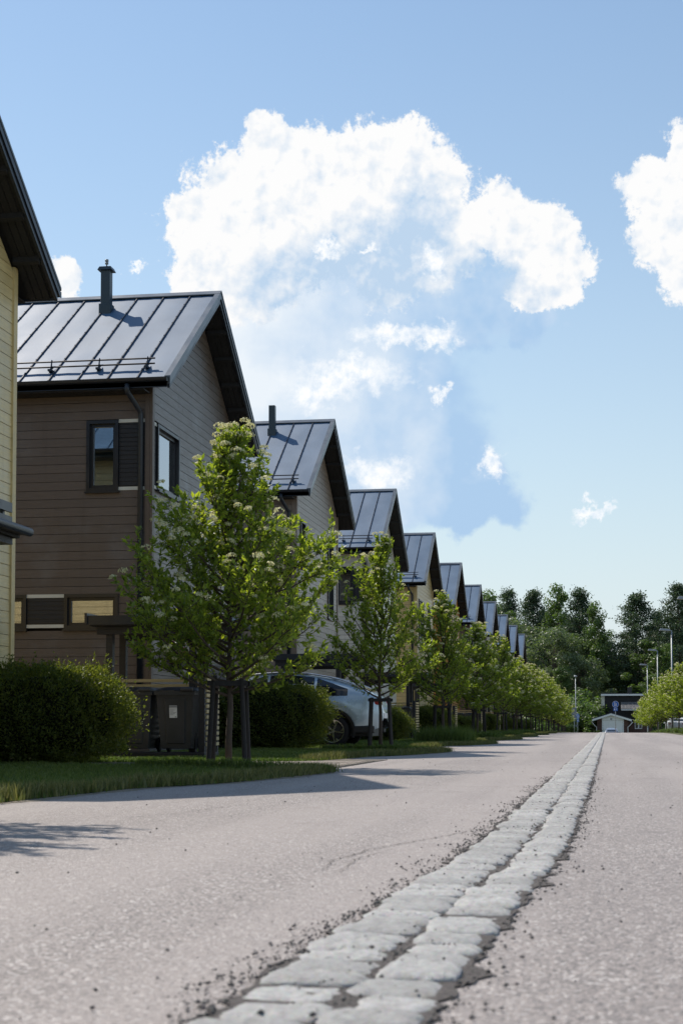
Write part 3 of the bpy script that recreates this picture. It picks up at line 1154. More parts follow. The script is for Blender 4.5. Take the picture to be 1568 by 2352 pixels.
def house(name, ridge_y, wall_mat, gmat, corner_mat, label, cat='house', x0=XW, rz=0.0, base=0.0, side_op=(), gable_op=(), side_win=(), gable_win=(),
          side_pan=(), gable_pan=(), boards='parts', chimney=None, npan=18, detail=True, far_clad=False):
    h = empty(name, (x0, ridge_y, base), rz, label=label, cat=cat, group='gabled houses along the street')
    # wall core
    zb = -1.2
    HC = HALF_W - 0.13
    core = MB().prism([(-HC, zb), (HC, zb), (HC, roof_z(HC) - 0.22), (0, RIDGE_Z - 0.22), (-HC, roof_z(HC) - 0.22)], 0, -DEPTH, -0.13)
    w_g = core.build('wall', M['core'], h)
    # skin behind the boards, leaving the window recesses to the frames
    sw = MB().box(-DEPTH, -0.0, -HALF_W, -HALF_W + 0.01, 0.0, 0.05).build('wall', M['core'], h)
    found = MB().box(-DEPTH + 0.02, 0.012, -HALF_W - 0.012, HALF_W + 0.012, -1.25, 0.28).build('foundation', M['sett_bed'], h)
    s_open = [(a - 0.0, b + 0.0, c_, d) for (a, b, c_, d) in side_op]
    clad_wall(sw, 'side', s_open, wall_mat, 0.28, roof_z(HALF_W) - 0.12, -DEPTH, -0.085, False, boards != 'parts', 1)
    clad_wall(w_g, 'gable', list(gable_op), gmat, 0.28, 0, -HALF_W - 0.024, HALF_W, True, boards == 'joined')
    if far_clad:
        clad_wall(w_g, 'side', [], wall_mat, 0.28, roof_z(HALF_W) - 0.12, -DEPTH, -0.085, False, True, -1)
    # corner boards
    MB().box(-0.085, -0.003, -HALF_W - 0.045, -HALF_W + 0.0, 0.26, roof_z(HALF_W) - 0.13).build('corner_board', corner_mat, h)
    MB().box(0.001, 0.045, -HALF_W - 0.044, -HALF_W + 0.075, 0.26, roof_z(HALF_W - 0.08) - 0.13).build('corner_board', corner_mat, h)
    MB().box(0.001, 0.045, HALF_W - 0.075, HALF_W + 0.044, 0.26, roof_z(HALF_W) - 0.14).build('corner_board', corner_mat, h)
    for (a, b, c_, d, bl) in side_win:
        window(h, 'side', a, b, c_, d, bl)
    for (a, b, c_, d, bl) in gable_win:
        window(h, 'gable', a, b, c_, d, bl)
    for p in side_pan:
        panel(h, 'side', *p)
    for p in gable_pan:
        panel(h, 'gable', *p)
    # roof deck
    dk_ = MB()
    dk_.prism([(-EAVE + 0.02, roof_z(EAVE - 0.02) - 0.13), (0, RIDGE_Z - 0.15), (EAVE - 0.02, roof_z(EAVE - 0.02) - 0.13), (EAVE - 0.02, roof_z(EAVE - 0.02)), (0, RIDGE_Z), (-EAVE + 0.02, roof_z(EAVE - 0.02))], 0, -DEPTH - 0.3, VERGE - 0.03)
    roof = dk_.build('roof', M['soffit'], h)
    for i in range(npan):
        o = obj('roof_panel', PANEL_ME, M['roof'], roof)
        o.location = (VERGE - 0.29 - 0.50 * i, 0, R.uniform(-0.002, 0.002))
        if i < npan - 1:
            o = obj('seam', SEAM_ME, M['trim'], roof)
            o.location = (VERGE - 0.54 - 0.50 * i, 0, 0)
    fs = MB()
    slope_box(fs, -DEPTH - 0.3, VERGE - 0.03, 0.05, EAVE, 0.004, 0.016, 1)
    for i in range(npan):
        slope_box(fs, VERGE - 0.55 - 0.5 * i, VERGE - 0.525 - 0.5 * i, 0.05, EAVE, 0.014, 0.045, 1)
    fs.build('back_slope', M['roof'], roof)
    # ridge cap
    rc = MB()
    rc.prism([(-0.13, RIDGE_Z - 0.13 * PITCH + 0.045), (0, RIDGE_Z + 0.03), (0.13, RIDGE_Z - 0.13 * PITCH + 0.045), (0.13, RIDGE_Z - 0.13 * PITCH + 0.062), (0, RIDGE_Z + 0.062), (-0.13, RIDGE_Z - 0.13 * PITCH + 0.062)], 0, -DEPTH - 0.3, VERGE + 0.02)
    rc.build('ridge_cap', M['verge'], roof)
    # verge flashing and bargeboards, both slopes
    for sg in (-1, 1):
        v = MB()
        slope_box(v, VERGE - 0.075, VERGE + 0.02, 0.02, EAVE + 0.02, 0.017, 0.058, sg)
        v.build('verge_flashing', M['verge'], roof)
        v = MB()
        slope_box(v, VERGE - 0.028, VERGE + 0.012, 0.0, EAVE, -0.085, 0.016, sg)
        v.build('bargeboard', M['verge'] if sg < 0 else M['trim'], roof)  # near slope paler: skylight on the verge put into its colour
        v = MB()
        slope_box(v, VERGE - 0.045, VERGE - 0.006, 0.0, EAVE - 0.05, -0.175, -0.086, sg)
        v.build('bargeboard', M['trim'], roof)
    # lookouts and soffit boards under the gable overhang
    for sg in (-1, 1):
        yq = 0.55
        while yq < EAVE - 0.2:
            v = MB()
            slope_box(v, 0.046, VERGE - 0.046, yq, yq + 0.045, -0.215, -0.132, sg)
            v.build('lookout', M['soffit'], roof)
            yq += 0.56
        if detail:
            for xq in (0.06, 0.155, 0.25):
                v = MB()
                slope_box(v, xq, xq + 0.085, 0.1, EAVE - 0.05, -0.152, -0.131, sg)
                v.build('soffit_board', M['soffit'], roof)
    # eaves fascia, gutters
    for sg in (-1, 1):
        ze = roof_z(EAVE)
        fa = MB().box(-DEPTH - 0.28, VERGE - 0.05, min(sg * (EAVE - 0.045), sg * (EAVE - 0.02)), max(sg * (EAVE - 0.045), sg * (EAVE - 0.02)), ze - 0.13, ze - 0.012)
        fa.build('fascia', M['trim'], roof)
        yc = sg * (EAVE + 0.045)
        prof = []
        for i in range(9):
            a = math.pi * i / 8
            prof.append((math.cos(a) * 0.062, -math.sin(a) * 0.066))
        prof = prof + [(x * 0.9, z * 0.9) for x, z in reversed(prof)]
        gt = MB().prism([(yc + x, ze + 0.01 + z) for x, z in prof][::-1], 0, -DEPTH - 0.25, VERGE - 0.015)
        gt.box(VERGE - 0.022, VERGE - 0.012, yc - 0.066, yc + 0.066, ze - 0.06, ze + 0.015)
        gt.build('gutter', M['trim'], roof)
        # boxed eaves underside
        MB().box(-DEPTH - 0.2, 0.0, min(sg * HALF_W, sg * (EAVE - 0.05)), max(sg * HALF_W, sg * (EAVE - 0.05)), ze - 0.15, ze - 0.133).build('soffit', M['soffit'], roof)
    # downpipes
    for sg in (-1, 1):
        ze = roof_z(EAVE)
        yc, yw = sg * (EAVE + 0.045), sg * (HALF_W + 0.085)
        pts = [(-0.25, yc, ze - 0.08), (-0.25, yc, ze - 0.17), (-0.245, yc - sg * 0.02, ze - 0.21), (-0.155, yw + sg * 0.02, ze - 0.44), (-0.145, yw, ze - 0.49), (-0.145, yw, 0.1)]
        MB().tube(pts, 0.043, 10).build('downpipe', M['trim'], h, True)
    # snow guard on the near slope
    sgm = []
    ya = EAVE - 0.34
    for i, (lift, yo) in enumerate(((0.105, 0.0), (0.185, -0.015))):
        y = ya + yo
        z = RIDGE_Z - PITCH * y + lift
        sgm.append(MB().tube([(-DEPTH + 0.4, -y, z), (0.10, -y, z)], 0.014, 6))
    sg_o = sgm[0].build('snow_guard', M['trim'], roof)
    sgm[1].build('snow_guard', M['trim'], roof)
    nb = 10 if detail else 4
    for i in range(nb):
        xq = 0.0 - 0.82 * i
        br = MB()
        y0_, y1_ = ya - 0.14, ya + 0.12
        br.prism([(-y1_, RIDGE_Z - PITCH * y1_ + 0.045), (-y0_, RIDGE_Z - PITCH * y0_ + 0.045), (-(ya - 0.03), RIDGE_Z - PITCH * ya + 0.13), (-(ya - 0.05), RIDGE_Z - PITCH * ya + 0.23), (-(ya - 0.01), RIDGE_Z - PITCH * ya + 0.23), (-(ya + 0.03), RIDGE_Z - PITCH * ya + 0.10)][::1], 0, xq - 0.03, xq - 0.022)
        br.box(xq - 0.055, xq + 0.005, -(ya + 0.10), -(ya - 0.10), RIDGE_Z - PITCH * ya + 0.02, RIDGE_Z - PITCH * ya + 0.055)
        br.build('guard_bracket', M['trim'], roof)
    if chimney:
        cx_, cw, ct, cap = chimney
        yq = -0.60
        ch = MB()
        ch.box(cx_ - cw, cx_ + cw, yq - cw, yq + cw, roof_z(yq + 0.35) - 0.35, ct)
        co = ch.build('chimney', M['flue'], h, bevel=0.006)
        MB().box(cx_ - cw - 0.025, cx_ + cw + 0.025, yq - cw - 0.03, yq + cw + 0.03, roof_z(yq) - 0.16, roof_z(yq) + 0.13).build('collar', M['flue'], co, bevel=0.008)
        if cap:
            c2 = MB()
            c2.hexa([(cx_ - cw - .05, yq - cw - .05, ct - 0.03), (cx_ + cw + .05, yq - cw - .05, ct - 0.03), (cx_ + cw + .05, yq + cw + .05, ct - 0.03), (cx_ - cw - .05, yq + cw + .05, ct - 0.03),
                     (cx_ - cw - .02, yq - cw - .02, ct + 0.035), (cx_ + cw + .02, yq - cw - .02, ct + 0.035), (cx_ + cw + .02, yq + cw + .02, ct + 0.035), (cx_ - cw - .02, yq + cw + .02, ct + 0.035)])
            c2.build('cap', M['flue'], co)
            MB().lathe([(0.0, ct + 0.03), (0.012, ct + 0.03), (0.012, ct + 0.10), (0.032, ct + 0.10), (0.032, ct + 0.135), (0.012, ct + 0.135), (0.012, ct + 0.15), (0.034, ct + 0.15), (0.034, ct + 0.185), (0.0, ct + 0.19)], 12, 2, (cx_, yq, 0)).build('vent_finial', M['lamp_steel'], co, True)
    return h


WOOD = {}
for nm, cc, wr in (('yellow', (0.76, 0.585, 0.275), (0.65, 0.62, 0.5)), ('brown', (0.130, 0.095, 0.072), (0.26, 0.27, 0.28)), ('taupe', (0.29, 0.220, 0.165), (0.34, 0.34, 0.34)),
                   ('cream', (0.74, 0.69, 0.57), (0.6, 0.6, 0.58)), ('straw', (0.62, 0.45, 0.19), (0.55, 0.5, 0.4)), ('orange', (0.60, 0.26, 0.05), (0.5, 0.3, 0.15)), ('umber', (0.15, 0.105, 0.075), (0.25, 0.24, 0.23))):
    WOOD[nm] = (mat_wood(nm + '_cladding', cc, 'x', 0.52, wr, 0.16), mat_wood(nm + '_cladding_gable', cc, 'y', 0.37, wr, 0.28), mat_plain(nm + '_corner', tuple(x * 0.85 for x in cc), 0.5, 0, 0.5, 0.1, 5.0))

WZ0, WZ1 = 4.30, 5.47       # upper windows
LZ0, LZ1 = 2.04, 2.61       # ribbon windows


def up_side(blind):
    return dict(side_op=[(-1.08, -0.085, WZ0, WZ1)], side_win=[(-1.08, -0.535, WZ0, WZ1, blind)], side_pan=[(-0.535, -0.086, WZ0 + 0.02, WZ1)])


low_op = [(-2.75, -0.52, LZ0, LZ1)]
houses = []
FIRST = 27.90 - HOUSE_STEP
specs = [
    ('yellow', 'pale yellow timber house at the left edge with dark overhanging gable', None),
    ('brown', 'dark brown timber house with capped chimney and grey metal roof', None),
    ('taupe', 'taupe timber house behind the largest tree with plain dark flue', None),
    ('cream', 'cream white timber house behind the second street tree', None),
    ('straw', 'straw yellow timber house with tall narrow windows in its gable', None),
    ('orange', 'orange timber house, sixth along the left row', None),
    ('umber', 'brown timber house just beyond the orange one', None),
    ('taupe', 'eighth gabled house of the left row, roof above the trees', None),
    ('brown', 'ninth gabled house of the left row, roof above the trees', None),
    ('cream', 'tenth gabled house of the left row, roof above the trees', None),
    ('umber', 'last and smallest looking gabled house of the left row', None)]
for i, (cn, lab, kw) in enumerate(specs):
    wm, gm, cm = WOOD[cn]
    ry = FIRST + HOUSE_STEP * i + (0.28 if i == 0 else 0)
    kw = dict(kw or {})
    if i == 1:
        kw.update(up_side('slats'))
        kw['side_op'] = kw['side_op'] + low_op
        kw['side_win'] = kw['side_win'] + [(-1.44, -0.52, LZ0, LZ1, 'room'), (-2.75, -2.09, LZ0, LZ1, 'room')]
        kw['side_pan'] = kw['side_pan'] + [(-2.09, -1.44, LZ0 + 0.03, LZ1 - 0.01)]
        kw.update(gable_op=[(-HALF_W + 0.06, -1.33, WZ0 + 0.05, WZ1 - 0.02)], gable_win=[(-2.69, -1.33, WZ0 + 0.05, WZ1 - 0.02, 'curtain')], gable_pan=[(-HALF_W + 0.076, -2.69, WZ0 + 0.06, WZ1 - 0.03)])
        kw['chimney'] = (-1.53, 0.085, 8.70, True)
    elif i == 2:
        kw.update(gable_op=[(-2.48, -1.86, WZ0, WZ1 - 0.02), (1.40, 2.22, 3.30, WZ1)], gable_win=[(-2.48, -1.86, WZ0, WZ1 - 0.02, 'room'), (1.40, 2.22, 3.30, WZ1, 'room')])
        kw['chimney'] = (-1.07, 0.08, 8.66, False)
    elif i == 3:
        kw.update(up_side('slats'))
        kw.update(gable_op=[(-HALF_W + 0.06, -1.33, WZ0 + 0.05, WZ1 - 0.02)], gable_win=[(-2.69, -1.33, WZ0 + 0.05, WZ1 - 0.02, 'room')], gable_pan=[(-HALF_W + 0.076, -2.69, WZ0 + 0.06, WZ1 - 0.03)])
        kw['chimney'] = (-1.75, 0.08, 8.66, False)
    elif i == 4:
        kw.update(gable_op=[(-2.3, -0.6, 3.9, WZ1), (1.0, 1.65, 3.3, WZ1)], gable_win=[(-2.3, -0.6, 3.9, WZ1, 'room'), (1.0, 1.65, 3.3, WZ1, 'room')])
    elif i in (6, 8):
        kw.update(gable_op=[(-2.3, -0.9, WZ0, WZ1)], gable_win=[(-2.3, -0.9, WZ0, WZ1, 'room')])
    kw['boards'] = 'parts' if i < 5 else ('gable' if i < 7 else 'joined')
    kw['detail'] = i < 4
    kw['far_clad'] = True
    kw['npan'] = 18 if i < 5 else 10
    houses.append(house('timber_house', ry, wm, gm, cm, lab, **kw))
# roofs across the street that rise over the right-hand trees
for i, (yr, lab) in enumerate(((136.0, 'grey roofed house across the street, nearer of the two at the right edge'), (148.5, 'grey roofed house across the street, farther of the two at the right edge'))):
    wm, gm, cm = WOOD['brown']
    house('timber_house', yr, wm, gm, cm, lab, x0=7.6, rz=math.pi, boards='joined', detail=False, npan=10, base=-0.15)

# shallow porch roof with a boarded parapet on the yellow house
pr = empty('porch_roof', (-7.275, 12.4, 0), label='dark porch canopy with boarded parapet on the yellow house', cat='porch')
MB().box(0.0, 0.62, 0.0, 5.02, 2.62, 2.72).build('deck', M['soffit'], pr)
MB().box(0.0, 0.56, -0.05, 4.95, 2.54, 2.618).build('beam', M['darkwood'], pr)
MB().box(0.622, 0.66, -0.02, 5.06, 2.66, 2.75).build('fascia', M['trim'], pr)
MB().tube([(0.71, -0.05, 2.70), (0.71, 5.10, 2.70)], 0.052, 10).build('gutter', M['trim'], pr, True)
MB().box(0.50, 0.535, 0.05, 5.0, 2.77, 2.87).build('parapet_board', M['trim'], pr)
MB().box(0.50, 0.535, 0.05, 5.0, 2.92, 3.03).build('parapet_board', M['trim'], pr)
MB().box(0.46, 0.498, 4.80, 4.86, 2.72, 3.02).build('parapet_post', M['trim'], pr)
MB().box(0.46, 0.498, 1.2, 1.26, 2.72, 3.02).build('parapet_post', M['trim'], pr)
for q in (0.1, 2.8):
    MB().box(0.45, 0.55, q, q + 0.1, 0.0, 2.54).build('post', M['darkwood'], pr)


# ---------------------------------------------------------------- vegetation
def leaves_mesh(name, P_, Dr, Nn, L, Wd, fold=0.18):
    """folded two-quad leaves: base P, direction D, normal N, length L, width W"""
    n = len(P_)
    Dr = Dr / (np.linalg.norm(Dr, axis=1, keepdims=True) + 1e-9)
    S = np.cross(Dr, Nn)
    S /= (np.linalg.norm(S, axis=1, keepdims=True) + 1e-9)
    Nn = np.cross(S, Dr)
    L = L[:, None]
    Wd = Wd[:, None]
    b = P_
    m_ = P_ + Dr * L * 0.5 - Nn * Wd * fold
    t = P_ + Dr * L - Nn * L * 0.12
    l_ = P_ + Dr * L * 0.45 + S * Wd * 0.5 + Nn * Wd * 0.08
    r_ = P_ + Dr * L * 0.45 - S * Wd * 0.5 + Nn * Wd * 0.08
    V = np.stack([b, m_, t, l_, r_], 1).reshape(-1, 3)
    I = (np.arange(n) * 5)[:, None]
    Q = np.concatenate([I + np.array([[0, 1, 2, 3]]), I + np.array([[0, 4, 2, 1]])])
    return mesh_np(name, V, Q)


def quads_mesh(name, P_, Nn, S_, seed=0):
    """single small quads facing N"""
    r_ = np.random.default_rng(seed)
    n = len(P_)
    A = np.cross(Nn, r_.normal(0, 1, (n, 3)))
    A /= (np.linalg.norm(A, axis=1, keepdims=True) + 1e-9)
    B = np.cross(Nn, A)
    B /= (np.linalg.norm(B, axis=1, keepdims=True) + 1e-9)
    s = S_[:, None]
    V = np.stack([P_ - A * s, P_ - B * s * 0.62, P_ + A * s, P_ + B * s * 0.62], 1).reshape(-1, 3)
    I = (np.arange(n) * 4)[:, None]
    return mesh_np(name, V, I + np.array([[0, 1, 2, 3]]))


def gen_tree(seed, height, env, clear, nprim, leaf_l, per_twig, flowers, bare=0.25, twig_n=7, lean=0.0):
    """upright young street tree -> (wood mesh, leaf mesh, blossom mesh)"""
    r_ = np.random.default_rng(seed)
    ez = np.array([a for a, b in env]) * height
    er = np.array([b for a, b in env])
    wood = MB()
    tp = [(0, 0, 0)]
    for i in range(1, 11):
        z = height * 0.96 * i / 10
        tp.append((lean * z + r_.normal(0, 0.012) * i * 0.35, r_.normal(0, 0.012) * i * 0.35, z))
    tp = np.array(tp)
    wood.tube(tp, list(np.linspace(0.040, 0.006, 11)), 8)

    def trunk_at(z):
        return np.array([np.interp(z, tp[:, 2], tp[:, 0]), np.interp(z, tp[:, 2], tp[:, 1]), z])
    LP, LD, LN, LL = [], [], [], []
    FP, FN = [], []

    def add_leaf(p, d, sc_=1.0):
        d = np.asarray(d) + r_.normal(0, 0.55, 3)
        d[2] -= 0.12
        nn = np.array([0, 0, 1.0]) + r_.normal(0, 0.65, 3)
        LP.append(p + r_.normal(0, 0.012, 3))
        LD.append(d)
        LN.append(nn)
        LL.append(leaf_l * r_.uniform(0.65, 1.25) * sc_)

    def twig(p0, d, ln, leaf_mult=1.0, flower=0.0):
        pts = [p0]
        p = p0.copy()
        for i in range(4):
            d = d + r_.normal(0, 0.14, 3) + np.array([0, 0, 0.10])
            d = d / np.linalg.norm(d)
            p = p + d * ln / 4
            pts.append(p.copy())
        wood.tube(pts, [0.0045, 0.004, 0.0032, 0.0025, 0.0015], 4, False)
        k = max(2, int(per_twig * leaf_mult * ln / 0.3))
        for i in range(k):
            t = 0.15 + 0.85 * (i + r_.random()) / k
            j = min(3, int(t * 4))
            q = pts[j] + (pts[j + 1] - pts[j]) * (t * 4 - j)
            add_leaf(q, d * 0.8)
        for i in range(4):
            add_leaf(p, d * 1.2, 1.05)
        if r_.random() < flower:
            FP.append(p + d * 0.06 + np.array([0, 0, 0.03]))
            FN.append(d * 0.5 + np.array([0, 0, 0.8]))
        return p

    ga = 2.39996
    for i in range(nprim):
        f = (i + 0.5) / nprim
        z0 = height * (clear + (0.93 - clear) * f ** 1.05)
        az = i * ga + r_.normal(0, 0.25)
        rise = height * (0.17 * min(1.0, 0.45 + 1.6 * f) * (1 - 0.5 * f) + 0.05) * r_.uniform(0.6, 1.35)
        z1 = min(z0 + rise, height * 0.995)
        rad = float(np.interp(z1, ez, er)) * r_.uniform(0.72, 1.12)
        p0 = trunk_at(z0)
        p2 = trunk_at(min(z1, height * 0.95)) + np.array([math.cos(az) * rad, math.sin(az) * rad, 0])
        p2[2] = z1
        p1 = p0 * 0.5 + p2 * 0.5 + np.array([math.cos(az), math.sin(az), 0]) * rad * 0.10 - np.array([0, 0, rise * 0.12])
        nS = 8
        ts = np.linspace(0, 1, nS)
        bp = np.array([(1 - t) ** 2 * p0 + 2 * t * (1 - t) * p1 + t * t * p2 for t in ts]) + r_.normal(0, 0.008, (nS, 3)) * ts[:, None]
        r0 = 0.011 + 0.008 * (1 - f)
        wood.tube(bp, list(np.linspace(r0, 0.0035, nS)), 5)
        fl = flowers * (0.25 + 0.95 * (z1 / height) ** 1.6)
        nt = max(3, int(twig_n * (0.5 + rad)))
        for j in range(nt):
            t = bare + (1 - bare) * (j + r_.random()) / nt
            q = np.array([(np.interp(t, ts, bp[:, k])) for k in range(3)])
            tang = p2 - p0
            tang = tang / np.linalg.norm(tang)
            d = tang * 0.6 + np.array([r_.normal(0, 0.65), r_.normal(0, 0.65), r_.uniform(0.0, 0.75)])
            d /= np.linalg.norm(d)
            twig(q, d, r_.uniform(0.16, 0.38) * (0.6 + 0.5 * rad), 1.0, fl)
        twig(bp[-1], (p2 - p1) / np.linalg.norm(p2 - p1), 0.22, 1.2, min(1, fl * 1.8))
    for j in range(12):
        z = height * r_.uniform(0.6, 0.95)
        a = r_.uniform(0, 6.28)
        twig(trunk_at(z), np.array([math.cos(a), math.sin(a), 1.2]) / 1.6, 0.25, 1.0, flowers)
    twig(trunk_at(height * 0.95), np.array([0, 0, 1.0]), 0.2, 1.3, 1.0)
    LP, LD, LN, LL = np.array(LP), np.array(LD), np.array(LN), np.array(LL)
    lm = leaves_mesh('crown', LP, LD, LN, LL, LL * 0.50)
    # blossom heads: domes of tiny florets
    fp, fn, fs = [], [], []
    for p, nn in zip(FP, FN):
        nn = nn / np.linalg.norm(nn)
        hw = r_.uniform(0.045, 0.075)
        for k in range(44):
            v = r_.normal(0, 1, 3)
            v /= np.linalg.norm(v)
            if v @ nn < -0.15:
                v = v - 2 * (v @ nn) * nn
            q = p + (v - nn * (v @ nn) * 0.35) * hw * r_.uniform(0.75, 1.0)
            fp.append(q)
            fn.append(v + r_.normal(0, 0.3, 3))
            fs.append(r_.uniform(0.010, 0.017))
    bm = quads_mesh('blossom', np.array(fp), np.array(fn), np.array(fs), seed) if fp else None
    wm_ = wood.mesh('branches')
    wm_.polygons.foreach_set('use_smooth', [True] * len(wm_.polygons))
    return wm_, lm, bm


ENV_A = [(0.20, 0.55), (0.27, 0.95), (0.36, 1.18), (0.46, 1.24), (0.56, 1.14), (0.66, 0.95), (0.75, 0.74), (0.84, 0.48), (0.92, 0.26), (1.0, 0.08)]
ENV_B = [(0.22, 0.45), (0.30, 0.78), (0.42, 0.92), (0.55, 0.85), (0.65, 0.70), (0.75, 0.52), (0.85, 0.32), (0.95, 0.16), (1.0, 0.05)]
ENV_C = [(0.20, 0.7), (0.30, 1.15), (0.45, 1.32), (0.60, 1.28), (0.75, 1.02), (0.86, 0.72), (0.95, 0.38), (1.0, 0.12)]
T_HERO = gen_tree(21, 3.48, ENV_A, 0.22, 74, 0.070, 18, 0.30, 0.14, 11)
T_SLIM = gen_tree(33, 3.66, ENV_B, 0.24, 50, 0.076, 15, 0.13, 0.16, 11)
T_C1 = gen_tree(45, 3.55, ENV_C, 0.23, 56, 0.084, 14, 0.45, 0.16, 10)
T_C2 = gen_tree(52, 3.45, ENV_C, 0.23, 56, 0.084, 14, 0.65, 0.16, 10)


def street_tree(var, loc, rz, scale, label, group='flowering trees along the street'):
    t = empty('flowering_tree', loc, rz, label=label, cat='tree', group=group)
    t.scale = (scale[0], scale[0], scale[1])
    wm_, lm, bm = var
    obj('trunk', wm_, M['bark'], t)
    obj('crown', lm, M['leaf'], t)
    if bm:
        obj('blossom', bm, M['blossom'], t)
    return t


stake_me = MB().tube([(0, 0, 0.0), (0, 0, 0.97)], [0.029, 0.026], 8).mesh('stake')
tie_me = MB().box(-0.27, 0.27, -0.022, 0.022, -0.045, 0.045).mesh('tie_rail')


def tree_support(loc, rz, label):
    e = empty('tree_support', loc, rz, label=label, cat='tree stakes', group='stake frames round the street trees')
    for (sx, sy) in ((-1, -1), (1, -1), (-1, 1), (1, 1)):
        o = obj('stake', stake_me, M['stake'], e)
        o.location = (sx * 0.20, sy * 0.20, -0.02)
        o.rotation_euler = (sy * 0.035, -sx * 0.035 + R.uniform(-0.02, 0.02), 0)
    for sy in (-1, 1):
        o = obj('tie_rail', tie_me, M['stake'], e)
        o.location = (0, sy * 0.165, 0.915)
        o.scale = (0.80, 0.8, 0.6)
    for sx in (-1, 1):
        o = obj('tie_rail', tie_me, M['stake'], e)
        o.location = (sx * 0.15, 0, 0.915)
        o.rotation_euler = (0, 0, math.pi / 2)
        o.scale = (0.55, 1, 1)
    return e


tree_y = [16.79, 28.42, 39.4, 51.0, 62.4, 73.8, 85.5, 97.0, 108.5, 120.0, 131.5, 143.0, 154.5]
for i, y in enumerate(tree_y):
    if i == 0:
        street_tree(T_HERO, (-4.02, y, 0), 0.4 + math.pi, (0.98, 1.0), 'largest flowering street tree, nearest in the left row before the brown house')
    elif i == 1:
        street_tree(T_SLIM, (-4.0, y, 0), 1.3, (1.0, 1.0), 'slender street tree with few blossoms beside the silver blue car')
    else:
        v = (T_C1, T_C2, T_SLIM, T_C2)[(i - 2) % 4] if i > 3 else (T_SLIM, T_C1)[i - 2]
        sx_ = {2: 1.15, 3: 1.05}.get(i, 1.0 + R.uniform(-0.06, 0.12))
        street_tree(v, (-4.0 + R.uniform(-0.1, 0.1), y, gz(y)), R.uniform(0, 6.28), (sx_, R.uniform(0.94, 1.04)), '%s flowering street tree of the left row counted from the camera' % WORDS[i])
    tree_support((-4.0 if i else -4.02, y, gz(y) + 0.0), R.uniform(-0.12, 0.12) + 0.16, 'dark wooden stakes around the %s street tree of the left row' % WORDS[i])
# the tree just outside the frame whose shadow crosses the asphalt
street_tree(T_C1, (-4.72, 7.5, 0), 2.0, (0.85, 0.98), 'street tree beside the yellow house, outside the left edge', 'flowering trees along the street')
right_y = [84.0, 95.5, 107.0, 118.5, 130.0, 141.5, 153.0, 164.5]
for i, y in enumerate(right_y):
    street_tree((T_C2, T_C1)[i % 2], (4.35 + R.uniform(-0.1, 0.1), y, gz(y)), R.uniform(0, 6.28), (1.2, R.uniform(1.02, 1.10)), '%s blossoming tree of the right row counted from the camera' % WORDS[i], 'flowering trees on the right side')


# hedges
def hedge_mesh(seed, sx, sy, h, n, leaf):
    r_ = np.random.default_rng(seed)

    def surf(u, v, w):
        # superellipsoid-like mass with lumps
        lump = 1 + 0.09 * np.sin(u * 3.7 + seed) * np.sin(v * 4 + 2 * seed + w * 2) + 0.06 * np.sin(w * 6 + u * 6.3) + 0.04 * np.sin(u * 13 + v * 9 + w * 7)
        return lump
    d = r_.normal(0, 1, (n, 3))
    d /= np.linalg.norm(d, axis=1, keepdims=True)
    e = 2.7
    s = (np.abs(d) ** e).sum(1) ** (-1 / e)
    p = d * s[:, None]
    p *= surf(p[:, 0] * sx, p[:, 1] * sy, p[:, 2])[:, None]
    depth = 1 - np.abs(r_.normal(0, 0.13, n))
    stray = r_.random(n) < 0.10
    depth[stray] += r_.uniform(0.02, 0.13, stray.sum())
    p *= depth[:, None]
    P_ = np.column_stack([p[:, 0] * sx / 2, p[:, 1] * sy / 2, (p[:, 2] + 1) * h / 2])
    keep = P_[:, 2] > 0.02
    P_, d = P_[keep], d[keep]
    Nn = d * 0.5 + r_.normal(0, 0.7, P_.shape) + np.array([0, 0, 0.35])
    Dr = d * 0.8 + r_.normal(0, 0.6, P_.shape) + np.array([0, 0, 0.5])
    # upright shoots breaking the top line
    tops = P_[P_[:, 2] > 0.72 * h]
    pick = tops[r_.integers(0, len(tops), 130)]
    sh = []
    for q in pick:
        d0 = np.array([r_.normal(0, 0.25), r_.normal(0, 0.25), 1.0])
        ln_ = r_.uniform(0.06, 0.20)
        for k_ in range(14):
            sh.append(q + d0 * ln_ * k_ / 13 + r_.normal(0, 0.008, 3))
    sh = np.array(sh)
    P_ = np.concatenate([P_, sh])
    Nn = np.concatenate([Nn, r_.normal(0, 0.7, sh.shape) + np.array([0, 0, 0.3])])
    Dr = np.concatenate([Dr, r_.normal(0, 0.7, sh.shape) + np.array([0, 0, 0.5])])
    L = r_.uniform(0.6, 1.3, len(P_)) * leaf
    lm = leaves_mesh('foliage', P_, Dr, Nn, L, L * 0.55)
    # solid near-black core added inside to block light between the leaves
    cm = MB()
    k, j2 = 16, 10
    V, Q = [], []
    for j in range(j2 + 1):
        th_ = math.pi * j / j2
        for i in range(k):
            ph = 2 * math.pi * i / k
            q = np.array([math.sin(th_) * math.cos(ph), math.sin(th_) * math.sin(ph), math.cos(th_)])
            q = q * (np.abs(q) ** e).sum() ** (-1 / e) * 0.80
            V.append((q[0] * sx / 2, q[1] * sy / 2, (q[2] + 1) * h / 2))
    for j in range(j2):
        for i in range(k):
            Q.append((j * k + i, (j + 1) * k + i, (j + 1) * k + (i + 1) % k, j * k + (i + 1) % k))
    return lm, mesh_np('dark_core', V, Q, None, True)


def hedge(meshes, loc, rz, scale, label):
    t = empty('hedge', loc, rz, label=label, cat='hedge', group='clipped hedges before the houses')
    t.scale = scale
    obj('foliage', meshes[0], M['hedge'], t)
    obj('dark_core', meshes[1], M['hedge_core'], t)
    return t


